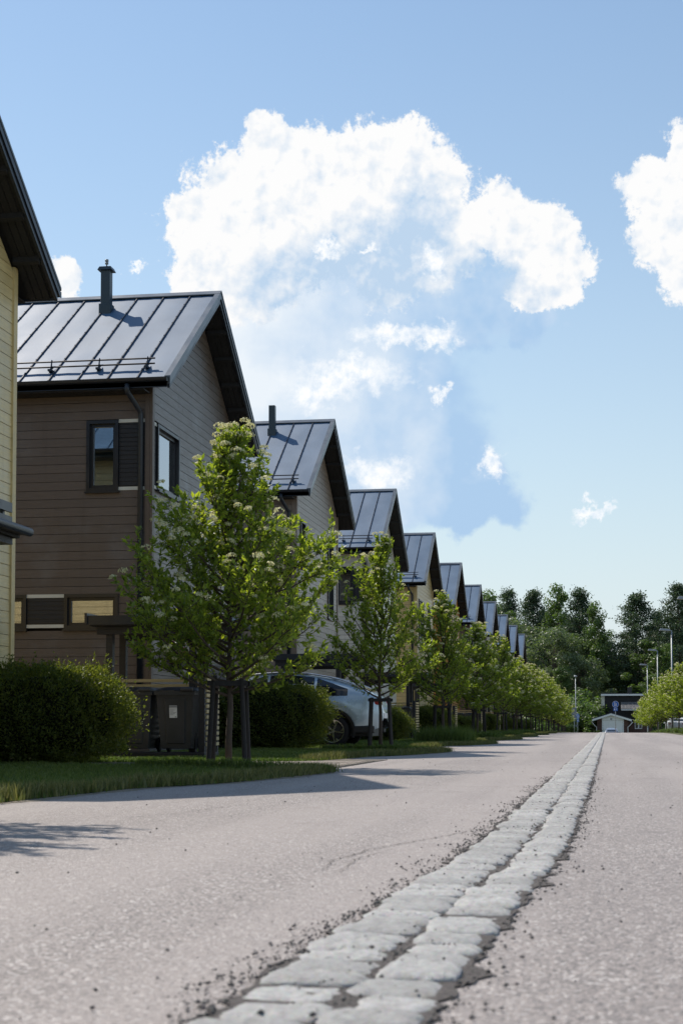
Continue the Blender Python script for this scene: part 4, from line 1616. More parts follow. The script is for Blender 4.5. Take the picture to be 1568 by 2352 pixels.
H_A = hedge_mesh(3, 2.3, 1.5, 1.16, 56000, 0.034)
H_B = hedge_mesh(8, 2.2, 1.4, 1.28, 50000, 0.034)
hedge(H_A, (-6.72, 18.22, 0), 0, (1, 1, 1), 'large dark hedge at the left edge, bright at its right end')
hedge(H_B, (-6.35, 29.6, 0), 0, (1.10, 1, 0.98), 'rounded hedge between the stakes of the largest tree and the parked car')
for k in range(2, 9):
    y = 17.75 + 12.1 * k
    hedge(H_B if k % 2 else H_A, (-6.2, y, gz(y)), 0, (0.95, 1, (0.85, 0.7, 0.8)[k % 3]), '%s hedge of the left row, half hidden behind tree trunks' % WORDS[k])

# weeds: long grass at the foot of the third tree and along the verges
weed = grass_mesh('tall_grass', [(-4.7, -0.9), (-3.5, -0.9), (-3.3, 0.2), (-3.6, 1.0), (-4.6, 0.9)], 5200, 0.18, 0.52, 31)
for k, y in enumerate((39.2, 50.7, 62.0, 73.5)):
    g = obj('tall_grass', weed, M['grass'], None, kind='stuff', label='rank uncut grass round the foot of the %s street tree' % WORDS[k + 2])
    g.location = (0.15, y - 0.1, gz(y))
    g.scale = (1, 1, 1.0 if k == 0 else 0.6)
vr = []
strip('right_verge', ROAD_R - 0.02, 9.0, 0.004, M['ground'], [y for y in ys if 20 <= y <= 215], nx=2)
for k in range(9):
    y = 62 + 12 * k
    g = obj('tall_grass', weed, M['grass'] if k % 2 else M['drygrass'], None, kind='stuff', label='uncut grass on the right verge below the %s tree' % WORDS[k])
    g.location = (8.6, y, gz(y) - 0.02)
    g.scale = (1.0, 4.0, 0.75)

# ---------------------------------------------------------------- bin shelters and bins
slat_long = MB().box(-0.78, 0.78, -0.010, 0.010, -0.022, 0.022).mesh('slat')
slat_short = MB().hexa([(-0.012, -0.35, -0.030), (0.010, -0.35, -0.022), (0.010, 0.35, -0.022), (-0.012, 0.35, -0.030), (-0.012, -0.35, 0.014), (0.010, -0.35, 0.022), (0.010, 0.35, 0.022), (-0.012, 0.35, 0.014)]).mesh('slat')
post_s = MB().box(-0.042, 0.042, -0.042, 0.042, 0.06, 1.16).mesh('post')
post_l = MB().box(-0.048, 0.048, -0.048, 0.048, 0.0, 1.80).mesh('post')


def bin_shelter(y, z, label, slats=True):
    e = empty('bin_shelter', (-6.17, y, z), 0, label=label, cat='bin shelter', group='slatted bin shelters')
    MB().box(-0.80, 0.78, -0.02, 0.80, 0.0, 0.085).build('plinth', M['darkwood'], e, bevel=0.008)
    for (px, py) in ((0.735, 0.03), (0.735, 0.74), (-0.735, 0.74)):
        o = obj('post', post_s, M['darkwood'], e)
        o.location = (px, py, 0)
    for i in range(13):
        o = obj('slat', slat_long, M['slat'], e)
        o.location = (0.0, 0.80, 0.20 + 0.0745 * i)
    for i in range(13):
        for sx in ((0.785,) if slats else ()):
            o = obj('slat', slat_short, M['slat'], e)
            o.location = (sx, 0.40, 0.20 + 0.0745 * i)
        o = obj('slat', slat_short, M['slat'], e)
        o.location = (-0.785, 0.40, 0.20 + 0.0745 * i)
    return e


def canopy(y, z, label):
    e = empty('entrance_canopy', (-6.4, y, z), 0, label=label, cat='canopy', group='flat canopies beside the houses')
    for (px, py) in ((-0.45, 0.0), (-0.45, 0.62), (0.75, 0.0), (0.75, 0.62)):
        o = obj('post', post_l, M['darkwood'], e)
        o.location = (px, py, 0)
    MB().box(-0.62, 1.30, -0.10, -0.02, 1.73, 1.84).build('beam', M['darkwood'], e)
    MB().box(-0.50, 1.30, 0.60, 0.68, 1.68, 1.80).build('beam', M['darkwood'], e)
    MB().box(-0.68, 1.32, -0.22, 1.35, 1.842, 1.90).build('roof', M['soffit'], e)
    MB().box(-0.72, 1.34, -0.262, -0.222, 1.855, 1.985).build('fascia', M['trim'], e)
    MB().box(-0.735, -0.70, -0.29, 1.36, 1.87, 2.02).build('fascia', M['trim'], e)
    MB().box(-0.70, 1.32, -0.22, 1.36, 1.903, 1.955).build('roofing', M['roof'], e)
    return e


# wheelie bin: tapered body, rim, domed lid, grip, wheels, sticker
def make_bin():
    body = MB().hexa([(-0.215, -0.26, 0.05), (0.215, -0.26, 0.05), (0.215, 0.22, 0.05), (-0.215, 0.22, 0.05), (-0.265, -0.33, 0.82), (0.265, -0.33, 0.82), (0.265, 0.33, 0.82), (-0.265, 0.33, 0.82)])
    body.hexa([(-0.13, -0.278, 0.12), (0.13, -0.278, 0.12), (0.13, -0.26, 0.12), (-0.13, -0.26, 0.12), (-0.15, -0.338, 0.74), (0.15, -0.338, 0.74), (0.15, -0.32, 0.74), (-0.15, -0.32, 0.74)])
    rim = MB().box(-0.29, 0.29, -0.355, 0.345, 0.79, 0.845)
    lid = MB()
    n = 8
    V, Q = [], []
    for j in range(n + 1):
        v = j / n
        yy_ = -0.365 + 0.72 * v
        for i in range(n + 1):
            u = i / n * 2 - 1
            V.append((u * 0.29, yy_, 0.848 + 0.055 * (1 - u ** 6) * (1 - abs(2 * v - 1) ** 5) + 0.015 * v))
    for j in range(n):
        for i in range(n):
            a = j * (n + 1) + i
            Q.append((a, a + 1, a + n + 2, a + n + 1))
    lid_me = mesh_np('lid', V, Q, None, True)
    grip = MB().tube([(-0.2, 0.40, 0.86), (0.2, 0.40, 0.86)], 0.018, 8)
    grip.box(-0.2, -0.17, 0.33, 0.41, 0.835, 0.865).box(0.17, 0.2, 0.33, 0.41, 0.835, 0.865)
    hinge = MB().tube([(0.10, -0.375, 0.868), (0.27, -0.375, 0.868)], 0.03, 10)
    wheel = MB().lathe([(0.0, -0.022), (0.085, -0.022), (0.10, -0.014), (0.10, 0.014), (0.085, 0.022), (0.0, 0.022)], 18, 0)
    return body.mesh('body'), rim.mesh('rim'), lid_me, grip.mesh('handle'), hinge.mesh('grip'), wheel.mesh('wheel')


BIN = make_bin()


def wheelie_bin(x, y, z, label, kind, s=1.0):
    e = empty('wheelie_bin', (x, y, z), R.uniform(-0.03, 0.03), label=label, cat='bin', group='dark wheelie bins')
    e.scale = (s, s, s)
    b = obj('body', BIN[0], M['bin'], e)
    b.modifiers.new('bevel', 'BEVEL').width = 0.02
    b.modifiers['bevel'].segments = 2
    obj('rim', BIN[1], M['bin'], e)
    obj('lid', BIN[2], M['bin'], e)
    obj('handle', BIN[3], M['bin'], e)
    obj('grip', BIN[4], M['bin'], e)
    for sx in (-0.24, 0.24):
        w = obj('wheel', BIN[5], M['rubber'], e)
        w.location = (sx, 0.20, 0.10)
    # sticker on the sloping front face
    tilt = math.atan2(0.06, 0.62)
    st = MB().box(-0.055, 0.055, -0.003, 0.0, -0.085, 0.085).build('sticker', M['sticker'], e)
    st.location = (-0.02, -0.328, 0.56)
    st.rotation_euler = (tilt, 0, 0)
    hd = MB().box(-0.053, 0.053, -0.005, -0.0032, 0.056, 0.082).build('heading', M[kind], st)
    ln = MB()
    for i in range(6):
        z0 = 0.036 - 0.016 * i
        ln.box(-0.044, 0.044 - 0.02 * ((i * 7) % 3), -0.0045, -0.0032, z0, z0 + 0.005)
    ln.box(0.022, 0.044, -0.0045, -0.0032, -0.078, -0.066)
    ln.build('print', M['print'], st)
    return e


for k in range(7):
    y = 21.12 + 12.2 * k
    z = gz(y) + 0.004
    nm = ('brown', 'taupe', 'cream white', 'straw yellow', 'orange', 'farther brown', 'eighth')[k]
    bin_shelter(y, z, 'dark bin shelter with yellow slats beside the %s house' % nm)
    canopy(y + 0.35, z, 'dark flat canopy on posts beside the %s house' % nm)
    wheelie_bin(-5.83, y + 0.40, z + 0.085, 'right hand dark wheelie bin in the shelter by the %s house' % nm, 'print', 1.0)
    wheelie_bin(-6.45, y + 0.42, z + 0.085, 'left hand dark wheelie bin in the shelter by the %s house' % nm, ('orange', 'red')[k % 2], 1.0)

# planter with red flowers on the brown house gable
pl = at_y(434, 1478, 26.4)
pe = empty('flower_planter', (-7.26, 26.4, 1.42), 0, label='black planter of red flowers hung on the brown gable behind the tree', cat='planter')
MB().hexa([(0.0, -0.28, 0), (0.16, -0.28, 0), (0.16, 0.28, 0), (0.0, 0.28, 0), (0.0, -0.32, 0.2), (0.20, -0.32, 0.2), (0.20, 0.32, 0.2), (0.0, 0.32, 0.2)]).build('box', M['blackplastic'], pe)
rf = np.random.default_rng(9)
fp_ = np.column_stack([rf.uniform(0.0, 0.22, 260), rf.uniform(-0.32, 0.32, 260), 0.2 + np.abs(rf.normal(0, 0.12, 260))])
obj('flowers', quads_mesh('flowers', fp_, rf.normal(0, 1, (260, 3)), rf.uniform(0.015, 0.03, 260)), M['flower_red'], pe)
fp_ = np.column_stack([rf.uniform(0.0, 0.2, 300), rf.uniform(-0.32, 0.32, 300), 0.18 + np.abs(rf.normal(0, 0.07, 300))])
obj('foliage', quads_mesh('foliage', fp_, rf.normal(0, 1, (300, 3)), rf.uniform(0.015, 0.035, 300)), M['leaf'], pe)


# ---------------------------------------------------------------- cars
def make_car(name, loc, rz, paint, label, detail=True):
    """coupe-roofed SUV, nose towards -x, tail towards +x, origin under the tail-side wheel"""
    e = empty(name, loc, rz, label=label, cat='car')
    WB, FO, RO, HWD = 2.77, 0.86, 0.95, 0.925
    x_tail, x_nose = RO, -WB - FO
    st_ = np.linspace(x_nose, x_tail, 64)
    # side silhouettes
    roofx = [x_nose, x_nose + 0.10, x_nose + 0.55, x_nose + 1.15, -2.45, -1.75, -1.2, -0.6, 0.0, 0.45, 0.75, x_tail - 0.06, x_tail]
    roofz = [0.72, 0.86, 0.98, 1.06, 1.40, 1.585, 1.625, 1.60, 1.49, 1.33, 1.17, 1.08, 0.94]
    beltz = lambda x: float(np.interp(x, [x_nose, x_nose + 0.5, -2.6, -0.5, 0.3, x_tail - 0.1, x_tail], [0.74, 0.90, 0.985, 1.045, 1.075, 1.06, 0.93]))

    def hw(x):
        return HWD * float(np.interp(x, [x_nose, x_nose + 0.15, x_nose + 0.6, -1.4, 0.2, x_tail - 0.25, x_tail], [0.72, 0.86, 0.97, 1.0, 1.0, 0.96, 0.84]))

    def low(x):
        z = 0.30
        z = max(z, float(np.interp(x, [x_nose, x_nose + 0.25, x_tail - 0.45, x_tail], [0.30, 0.22, 0.25, 0.42])))
        for wx in (0.0, -WB):
            d2 = 0.405 ** 2 - (x - wx) ** 2
            if d2 > 0:
                z = max(z, 0.345 + math.sqrt(d2))
        return z
    nsec = 13
    V, F_body = [], []
    for x in st_:
        zr = float(np.interp(x, roofx, roofz))
        zb_, w, zl = min(beltz(x), zr - 0.015), hw(x), low(x)
        zl = min(zl, zb_ - 0.06)
        cabin = max(0.0, zr - zb_)
        inset = 0.30 * min(1.0, cabin / 0.55)
        half = [(w * 0.93, zl), (w * 0.985, zl + (zb_ - zl) * 0.25), (w, zl + (zb_ - zl) * 0.55), (w * 0.985, zl + (zb_ - zl) * 0.80), (w * 0.955, zb_)]
        half += [(w * 0.955 - inset * 0.45, zb_ + cabin * 0.52), (w * 0.955 - inset * 0.95 - 0.02, zb_ + cabin * 0.90), (w * 0.60, zr - 0.012 * min(1, cabin * 3)), (w * 0.30, zr), (0, zr + 0.004)]
        ring = [(-a, b) for a, b in half] + [(a, b) for a, b in half[-2::-1]]
        V += [(x, y, z) for y, z in ring]
    m_ = len(V) // len(st_)
    Q = []
    gl = []
    for j in range(len(st_) - 1):
        xm = (st_[j] + st_[j + 1]) / 2
        for i in range(m_ - 1):
            q = (j * m_ + i, j * m_ + i + 1, (j + 1) * m_ + i + 1, (j + 1) * m_ + i)
            Q.append(q)
    # close both ends
    Vn = len(V)
    V = V + [(x_nose - 0.02, 0, 0.55), (x_tail + 0.02, 0, 0.72)]
    T = [(i + 1, i, Vn) for i in range(m_ - 1)]
    e0 = (len(st_) - 1) * m_
    T += [(e0 + i, e0 + i + 1, Vn + 1) for i in range(m_ - 1)]
    body = obj('body', mesh_np('body', V, Q, T, True), paint, e)
    # under body and wheel wells
    MB().box(x_nose + 0.25, x_tail - 0.15, -HWD * 0.80, HWD * 0.80, 0.24, 0.62).build('underbody', M['blackplastic'], e)
    # side glass follows the cabin surface, set a little proud
    Va = np.array(V)
    for sgn in (-1, 1):
        def srf(x, f):
            zr = float(np.interp(x, roofx, roofz))
            zb_ = min(beltz(x), zr - 0.015)
            cabin = max(0.0, zr - zb_)
            w = hw(x)
            inset = 0.30 * min(1.0, cabin / 0.55)
            y = np.interp(f, [0, 0.52, 0.90], [w * 0.955, w * 0.955 - inset * 0.45, w * 0.955 - inset * 0.95 - 0.02])
            return (x, sgn * (y + 0.006), zb_ + cabin * f + 0.002)
        for (xa, xb, f0, f1a, f1b) in ((-2.35, -1.42, 0.05, 0.55, 0.86), (-1.36, -0.42, 0.05, 0.86, 0.84), (-0.36, 0.30, 0.06, 0.84, 0.52)):
            gv_, gq_ = [], []
            for k in range(9):
                t = k / 8
                x = xa + (xb - xa) * t
                f1 = f1a + (f1b - f1a) * t
                for u in range(5):
                    gv_.append(srf(x, f0 + (f1 - f0) * u / 4))
            for k in range(8):
                for u in range(4):
                    a = k * 5 + u
                    gq_.append((a, a + 5, a + 6, a + 1) if sgn < 0 else (a, a + 1, a + 6, a + 5))
            obj('side_window', mesh_np('side_window', gv_, gq_, None, True), M['carglass'], e)
        # silver roof strip
        pts = []
        for k in range(14):
            x = -2.5 + 3.1 * k / 13
            q = srf(x, 0.93)
            pts.append((q[0], q[1], q[2] + 0.012))
        MB().tube(pts, 0.020, 6).build('roof_rail', M['alloy'], e, True)
        # black wheel-arch cladding
        for wx in (0.0, -WB):
            pts_o, pts_i = [], []
            ar = MB()
            n = 16
            for k in range(n + 1):
                a = math.radians(-18 + 216 * k / n)
                for (rr, yo) in ((0.475, 0.006), (0.405, 0.012), (0.39, -0.10)):
                    xq = wx + math.cos(a) * rr
                    zq = 0.345 + math.sin(a) * rr
                    ar.v.append((xq, sgn * (hw(wx) * 0.985 + yo), zq))
            for k in range(n):
                for u in range(2):
                    a = k * 3 + u
                    ar.f.append((a, a + 1, a + 4, a + 3))
            ar.build('arch_trim', M['blackplastic'], e, True)
        # sill cladding
        MB().box(-WB + 0.42, -0.42, min(sgn * HWD * 0.80, sgn * (HWD * 0.985)), max(sgn * HWD * 0.80, sgn * (HWD * 0.985)), 0.22, 0.36).build('sill', M['blackplastic'], e, bevel=0.02)
        MB().box(x_tail - 0.52, x_tail - 0.10, min(sgn * HWD * 0.70, sgn * HWD * 0.965), max(sgn * HWD * 0.70, sgn * HWD * 0.965), 0.30, 0.46).build('bumper_trim', M['blackplastic'], e, bevel=0.03)
        MB().box(-1.05, -0.86, min(sgn * (HWD + 0.0), sgn * (HWD + 0.028)), max(sgn * (HWD + 0.0), sgn * (HWD + 0.028)), 0.885, 0.915).build('door_handle', paint, e, bevel=0.008)
    # wheels
    tyre = MB().lathe([(0.235, -0.105), (0.30, -0.115), (0.335, -0.10), (0.345, -0.06), (0.345, 0.06), (0.335, 0.10), (0.30, 0.115), (0.235, 0.105)], 40, 1).mesh('tyre')
    tyre.polygons.foreach_set('use_smooth', [True] * len(tyre.polygons))
    dish = MB().lathe([(0.0, -0.055), (0.06, -0.06), (0.21, -0.04), (0.238, -0.10), (0.245, -0.10)], 40, 1).mesh('rim')
    spk = MB()
    for k in range(5):
        a = 2 * math.pi * k / 5 + 0.25
        for (r0, r1, w0, w1, tw) in ((0.03, 0.235, 0.018, 0.012, 0.0), (0.165, 0.236, 0.004, 0.045, 0.33)):
            def pt(rr, off, yv):
                aa = a + tw * (rr / 0.235)
                return (math.cos(aa) * rr - math.sin(aa) * off, yv, math.sin(aa) * rr + math.cos(aa) * off)
            spk.hexa([pt(r0, -w0, -0.070), pt(r1, -w1, -0.088), pt(r1, w1, -0.088), pt(r0, w0, -0.070), pt(r0, -w0, -0.092), pt(r1, -w1, -0.108), pt(r1, w1, -0.108), pt(r0, w0, -0.092)])
    spk.lathe([(0.0, -0.098), (0.042, -0.096), (0.048, -0.07)], 16, 1)
    spk.lathe([(0.226, -0.108), (0.240, -0.112), (0.246, -0.10)], 40, 1)
    spk_me = spk.mesh('spokes')
    for wx in (0.0, -WB):
        for sgn in (-1, 1):
            w = obj('wheel', tyre, M['rubber'], e)
            w.location = (wx, sgn * 0.80, 0.345)
            if sgn > 0:
                w.rotation_euler = (0, 0, math.pi)
            obj('rim', dish, M['blackplastic'], w)
            s_ = obj('spokes', spk_me, M['alloy'], w)
            s_.rotation_euler = (0, 0.4, 0)
    # rear window, lamps, plate
    rw = []
    for k in range(5):
        x = 0.36 + 0.36 * k / 4
        z = float(np.interp(x, roofx, roofz)) + 0.010
        for y in (-0.52, -0.26, 0, 0.26, 0.52):
            rw.append((x, y, z))
    obj('rear_window', mesh_np('rear_window', rw, [(k * 5 + u, (k + 1) * 5 + u, (k + 1) * 5 + u + 1, k * 5 + u + 1) for k in range(4) for u in range(4)], None, True), M['carglass'], e)
    ws = []
    for k in range(5):
        x = -2.52 + 0.62 * k / 4
        z = float(np.interp(x, roofx, roofz)) + 0.010
        for y in (-0.56, -0.28, 0, 0.28, 0.56):
            ws.append((x, y, z))
    obj('windscreen', mesh_np('windscreen', ws, [(k * 5 + u, (k + 1) * 5 + u, (k + 1) * 5 + u + 1, k * 5 + u + 1) for k in range(4) for u in range(4)], None, True), M['carglass'], e)
    for sgn in (-1, 1):
        MB().box(x_tail - 0.28, x_tail + 0.012, min(sgn * 0.40, sgn * 0.80), max(sgn * 0.40, sgn * 0.80), 0.90, 0.99).build('tail_lamp', M['taillamp'], e, bevel=0.02)
        MB().box(x_nose - 0.02, x_nose + 0.2, min(sgn * 0.42, sgn * 0.70), max(sgn * 0.42, sgn * 0.70), 0.66, 0.76).build('headlight', M['sticker'], e, bevel=0.02)
        MB().box(-2.28, -2.10, min(sgn * 0.90, sgn * 1.06), max(sgn * 0.90, sgn * 1.06), 0.98, 1.10).build('wing_mirror', paint, e, bevel=0.03)
    MB().box(x_tail + 0.014, x_tail + 0.026, -0.26, 0.26, 0.62, 0.73).build('number_plate', M['white'], e)
    return e


make_car('parked_car', (-5.36, 32.15, 0.016), 0.0, M['carpaint'], 'silver blue car parked behind the second hedge and tree').scale = (0.97, 1.0, 0.945)
make_car('parked_car', (0.72, 198.0, gz(198)), math.pi * 1.5, M['silverpaint'], 'grey car half hidden by the crest before the white garage')
make_car('parked_car', (6.2, 143.0, gz(143)), math.pi * 1.5, M['whitepaint'], 'white car parked behind the right hand tree trunks')


# ---------------------------------------------------------------- lamps and signs
def lamp(x, y, label, arm, hgt=7.0):
    e = empty('street_lamp', (x, y, gz(y)), 0, label=label, cat='street lamp', group='street lamps')
    MB().tube([(0, 0, 0), (0, 0, 1.2), (0, 0, 1.25), (0, 0, hgt)], [0.085, 0.08, 0.06, 0.045], 10).build('post', M['lamp_steel'], e, True)
    if arm:
        MB().tube([(0, 0, hgt - 0.02), (arm * 0.12, 0, hgt + 0.03), (arm * 0.30, 0, hgt + 0.05)], 0.04, 8).build('arm', M['lamp_steel'], e, True)
        hd = MB()
        hd.hexa([(arm * 0.10, -0.12, hgt - 0.02), (arm * 0.86, -0.15, hgt + 0.02), (arm * 0.86, 0.15, hgt + 0.02), (arm * 0.10, 0.12, hgt - 0.02), (arm * 0.08, -0.08, hgt + 0.10), (arm * 0.74, -0.11, hgt + 0.18), (arm * 0.74, 0.11, hgt + 0.18), (arm * 0.08, 0.08, hgt + 0.10)])
        hd.build('lamp_head', M['lamp_head'], e, bevel=0.03)
    else:
        MB().lathe([(0.0, hgt + 0.16), (0.14, hgt + 0.14), (0.24, hgt + 0.04), (0.24, hgt - 0.02), (0.10, hgt - 0.10), (0.0, hgt - 0.10)], 16, 2).build('lamp_head', M['lamp_head'], e, True)
    return e


for i, y in enumerate((83.9, 111.8, 142.0, 176.3)):
    lamp(4.55, y, '%s street lamp on the right side counted from the camera' % WORDS[i], -1, 6.95 - gz(y) if y > 100 else 6.95)
lamp(-3.85, 211.8, 'lone street lamp at the far end left of the gutter line', 0, 6.85 - gz(211))


def round_sign(x, y, zc, r_, label, turn=0.0, second=True, post=True):
    e = empty('traffic_sign', (x, y, gz(y)), turn, label=label, cat='traffic sign')
    zc -= gz(y)
    if post:
        MB().tube([(0, 0.03, 0), (0, 0.03, zc + 0.25)], 0.032, 8).build('post', M['lamp_steel'], e, True)
    d = MB().lathe([(0.0, -0.012), (r_, -0.012), (r_, 0.0), (0.0, 0.0)], 32, 1, (0, 0, zc)).build('disc', M['blue'], e)
    rg = MB().lathe([(r_ * 0.90, -0.0135), (r_ * 0.965, -0.0135)], 32, 1, (0, 0, zc)).build('border', M['white'], e)
    # walking adult and child in white
    p = MB()
    y0, y1 = -0.018, -0.0135
    def pb(x0, x1, z0, z1, sh=0.0):
        p.hexa([(x0, y0, zc + z0), (x1, y0, zc + z0), (x1, y1, zc + z0), (x0, y1, zc + z0), (x0 + sh, y0, zc + z1), (x1 + sh, y0, zc + z1), (x1 + sh, y1, zc + z1), (x0 + sh, y1, zc + z1)])
    k = r_ / 0.32
    pb(-0.10 * k, -0.03 * k, -0.02 * k, 0.13 * k)
    pb(-0.12 * k, -0.08 * k, -0.19 * k, -0.02 * k, 0.03 * k)
    pb(-0.03 * k, 0.01 * k, -0.19 * k, -0.02 * k, -0.04 * k)
    pb(0.055 * k, 0.105 * k, -0.06 * k, 0.04 * k)
    pb(0.045 * k, 0.07 * k, -0.19 * k, -0.06 * k, 0.015 * k)
    pb(0.095 * k, 0.12 * k, -0.19 * k, -0.06 * k, -0.015 * k)
    p.lathe([(0.0, -0.018), (0.035 * k, -0.018), (0.035 * k, -0.0135)], 12, 1, (-0.065 * k, 0, zc + 0.18 * k))
    p.lathe([(0.0, -0.018), (0.028 * k, -0.018), (0.028 * k, -0.0135)], 12, 1, (0.08 * k, 0, zc + 0.085 * k))
    p.build('pictogram', M['white'], e)
    if second:
        z2 = zc - r_ * 1.52
        MB().box(-r_ * 0.66, r_ * 0.66, -0.012, 0.0, z2 - r_ * 0.5, z2 + r_ * 0.5).build('plate', M['blue'], e)
        q = MB()
        q.box(-r_ * 0.42, -r_ * 0.12, -0.016, -0.0125, z2 - r_ * 0.10, z2 + r_ * 0.22)
        q.box(-r_ * 0.46, -r_ * 0.06, -0.016, -0.0125, z2 - r_ * 0.28, z2 - r_ * 0.12)
        q.box(r_ * 0.12, r_ * 0.48, -0.016, -0.0125, z2 + r_ * 0.06, z2 + r_ * 0.20)
        q.box(r_ * 0.26, r_ * 0.36, -0.016, -0.0125, z2 - r_ * 0.28, z2 + r_ * 0.06)
        q.build('plate_symbol', M['white'], e)
    return e


sp = at_y(1413, 1618, 150.0)
round_sign(sp[0], 150.0, sp[2], 0.31, 'round blue footpath sign with small plate, before the black house')
sp = at_y(1326.5, 1645.5, 206.0)
round_sign(sp[0], 206.0, sp[2], 0.36, 'round blue sign seen half edge on beside the far lamp', 1.0)
sp = at_y(1318, 1639, 207.0)
e = empty('sign_back', (sp[0], 207.0, gz(207)), 0, label='grey backs of two traffic signs left of the far lamp', cat='traffic sign')
MB().tube([(0, 0, 0), (0, 0, sp[2] - gz(207) + 0.5)], 0.035, 8).build('post', M['lamp_steel'], e, True)
MB().box(-0.32, 0.32, -0.05, -0.036, sp[2] - gz(207) - 0.05, sp[2] - gz(207) + 0.75).build('plate', M['signback'], e)
MB().box(-0.30, 0.26, -0.05, -0.036, sp[2] - gz(207) - 0.65, sp[2] - gz(207) - 0.10).build('plate', M['signback'], e)

# ---------------------------------------------------------------- black house with white garage at the end of the street
GY = 214.0
gb = gz(GY) - 0.1


def gx(u):
    return float(at_y(u, 1665, GY)[0])


def gzv(v):
    return float(at_y(1405, v, GY)[2]) - gb


eh = empty('end_house', (0, GY, gb), 0, label='black two storey house with brick ground floor and tiled lower roof', cat='house')
xa, xb = gx(1388.6), gx(1480)
MB().box(xa, xb, 5.0, 13.0, 2.5, gzv(1597)).build('upper_wall', M['blackwood'], eh)
MB().box(gx(1440), xb + 1.0, 2.5, 13.0, 0.0, 3.0).build('wall', M['brick'], eh)
MB().box(xa - 0.5, xb + 0.5, 4.4, 13.5, gzv(1597) + 0.002, gzv(1593)).build('roof', M['white'], eh)
MB().box(xa - 0.45, xb + 0.4, 4.5, 13.4, gzv(1593) + 0.002, gzv(1591)).build('roofing', M['trim'], eh)
for q in range(9):
    MB().box(xa - 0.46, xa - 0.40, 5.0 + q * 0.22, 5.12 + q * 0.22, gzv(1629), gzv(1597)).build('balcony_slat', M['cream_trim'], eh)
MB().box(xa - 0.40, xa - 0.002, 5.05, 7.0, gzv(1629), gzv(1597.5)).build('balcony_wall', M['cream_trim'], eh)
MB().box(gx(1443), gx(1453.5), 8.0, 8.7, gzv(1600), gzv(1576)).build('chimney', M['frame'], eh)
tl = MB()
tx0, tx1 = gx(1426.5), gx(1478)
nrow, ncol = 8, 16
for r_i in range(nrow):
    for c_i in range(ncol):
        u0, u1 = tx0 + (tx1 - tx0) * c_i / ncol, tx0 + (tx1 - tx0) * (c_i + 1) / ncol
        ya_, yb_ = 2.0 + 3.0 * r_i / nrow, 2.0 + 3.0 * (r_i + 1) / nrow
        za_, zb2 = gzv(1629) + (gzv(1612) - gzv(1629)) * r_i / nrow, gzv(1629) + (gzv(1612) - gzv(1629)) * (r_i + 1) / nrow
        um = (u0 + u1) / 2
        tl.add([(u0, ya_, za_ + 0.04), (um, ya_, za_ + 0.13), (u1, ya_, za_ + 0.04), (u0, yb_, zb2), (um, yb_, zb2 + 0.07), (u1, yb_, zb2), (u0, ya_, za_ - 0.03), (u1, ya_, za_ - 0.03)], [(0, 1, 4, 3), (1, 2, 5, 4), (6, 7, 2, 1, 0)])
tl.build('roof_tiles', M['tile'], eh, kind='stuff')
MB().box(tx0, tx1, 2.0, 2.12, gzv(1629) - 0.16, gzv(1629) - 0.035).build('eaves_gutter', M['white'], eh)
wn = MB().box(gx(1458), gx(1475), 2.42, 2.498, gzv(1674.5), gzv(1653)).build('window', M['white'], eh)
wq = (gx(1475) - gx(1458)) / 2
for q in range(2):
    MB().box(gx(1458) + 0.09 + q * wq, gx(1458) + wq - 0.05 + q * wq, 2.40, 2.418, gzv(1674.5) + 0.1, gzv(1653) - 0.1).build('pane', M['carglass'], wn)

gr = empty('garage', (0, GY, gb), 0, label='white gabled garage with brick corners at the end of the street', cat='garage')
ga_, gb_ = gx(1371), gx(1441.5)
gmid = gx(1403)
apex, ev = gzv(1639), gzv(1653)
MB().prism([(ga_, 0), (gb_, 0), (gb_, ev - 0.02), (gmid, apex - 0.26), (ga_, ev - 0.02)], 1, 0.3, 5.5).build('wall', M['brick'], gr)
MB().prism([(gx(1382), gzv(1655)), (gx(1432), gzv(1655)), (gx(1432), ev + 0.16), (gmid, apex - 0.28), (gx(1382), ev + 0.16)], 1, 0.22, 0.298).build('gable_panel', M['white'], gr)
for u0, u1 in ((1382, 1384), (1430, 1432)):
    MB().box(gx(u0), gx(u1), 0.20, 0.297, 0, gzv(1655) - 0.003).build('door_jamb', M['white'], gr)
dr = MB().box(gx(1384) + 0.02, gx(1430) - 0.02, 0.262, 0.292, 0, gzv(1655) - 0.02).build('garage_door', M['white'], gr)
for q in range(5):
    MB().box(gx(1384) + 0.06, gx(1430) - 0.06, 0.245, 0.26, 0.06 + q * 0.42, 0.44 + q * 0.42).build('door_panel', M['white'], dr)
rl, rr_ = gx(1358), gx(1450.5)
for (p0, p1, nm) in (((rl, ev), (gmid, apex), 'a'), ((gmid, apex), (rr_, ev), 'b')):
    MB().prism([(p0[0], p0[1] + 0.002), (p1[0], p1[1] + 0.002), (p1[0], p1[1] + 0.12), (p0[0], p0[1] + 0.12)], 1, -0.1, 5.8).build('roof', M['trim'], gr)
    MB().prism([(p0[0], p0[1] - 0.26), (p1[0], p1[1] - 0.26), (p1[0], p1[1]), (p0[0], p0[1])], 1, -0.14, -0.02).build('bargeboard', M['white'], gr)
for u0, sg in ((1365, -1), (1446, 1)):
    MB().tube([(gx(u0) + sg * 0.35, -0.05, ev - 0.35), (gx(u0), 0.1, ev - 0.8), (gx(u0) - sg * 0.25, 0.2, ev - 1.0), (gx(u0) - sg * 0.25, 0.2, 0)], 0.05, 8).build('downpipe', M['white'], gr, True)
MB().box(gmid - 0.12, gmid + 0.12, 0.2, 0.238, apex - 0.85, apex - 0.65).build('vent', M['print'], gr)


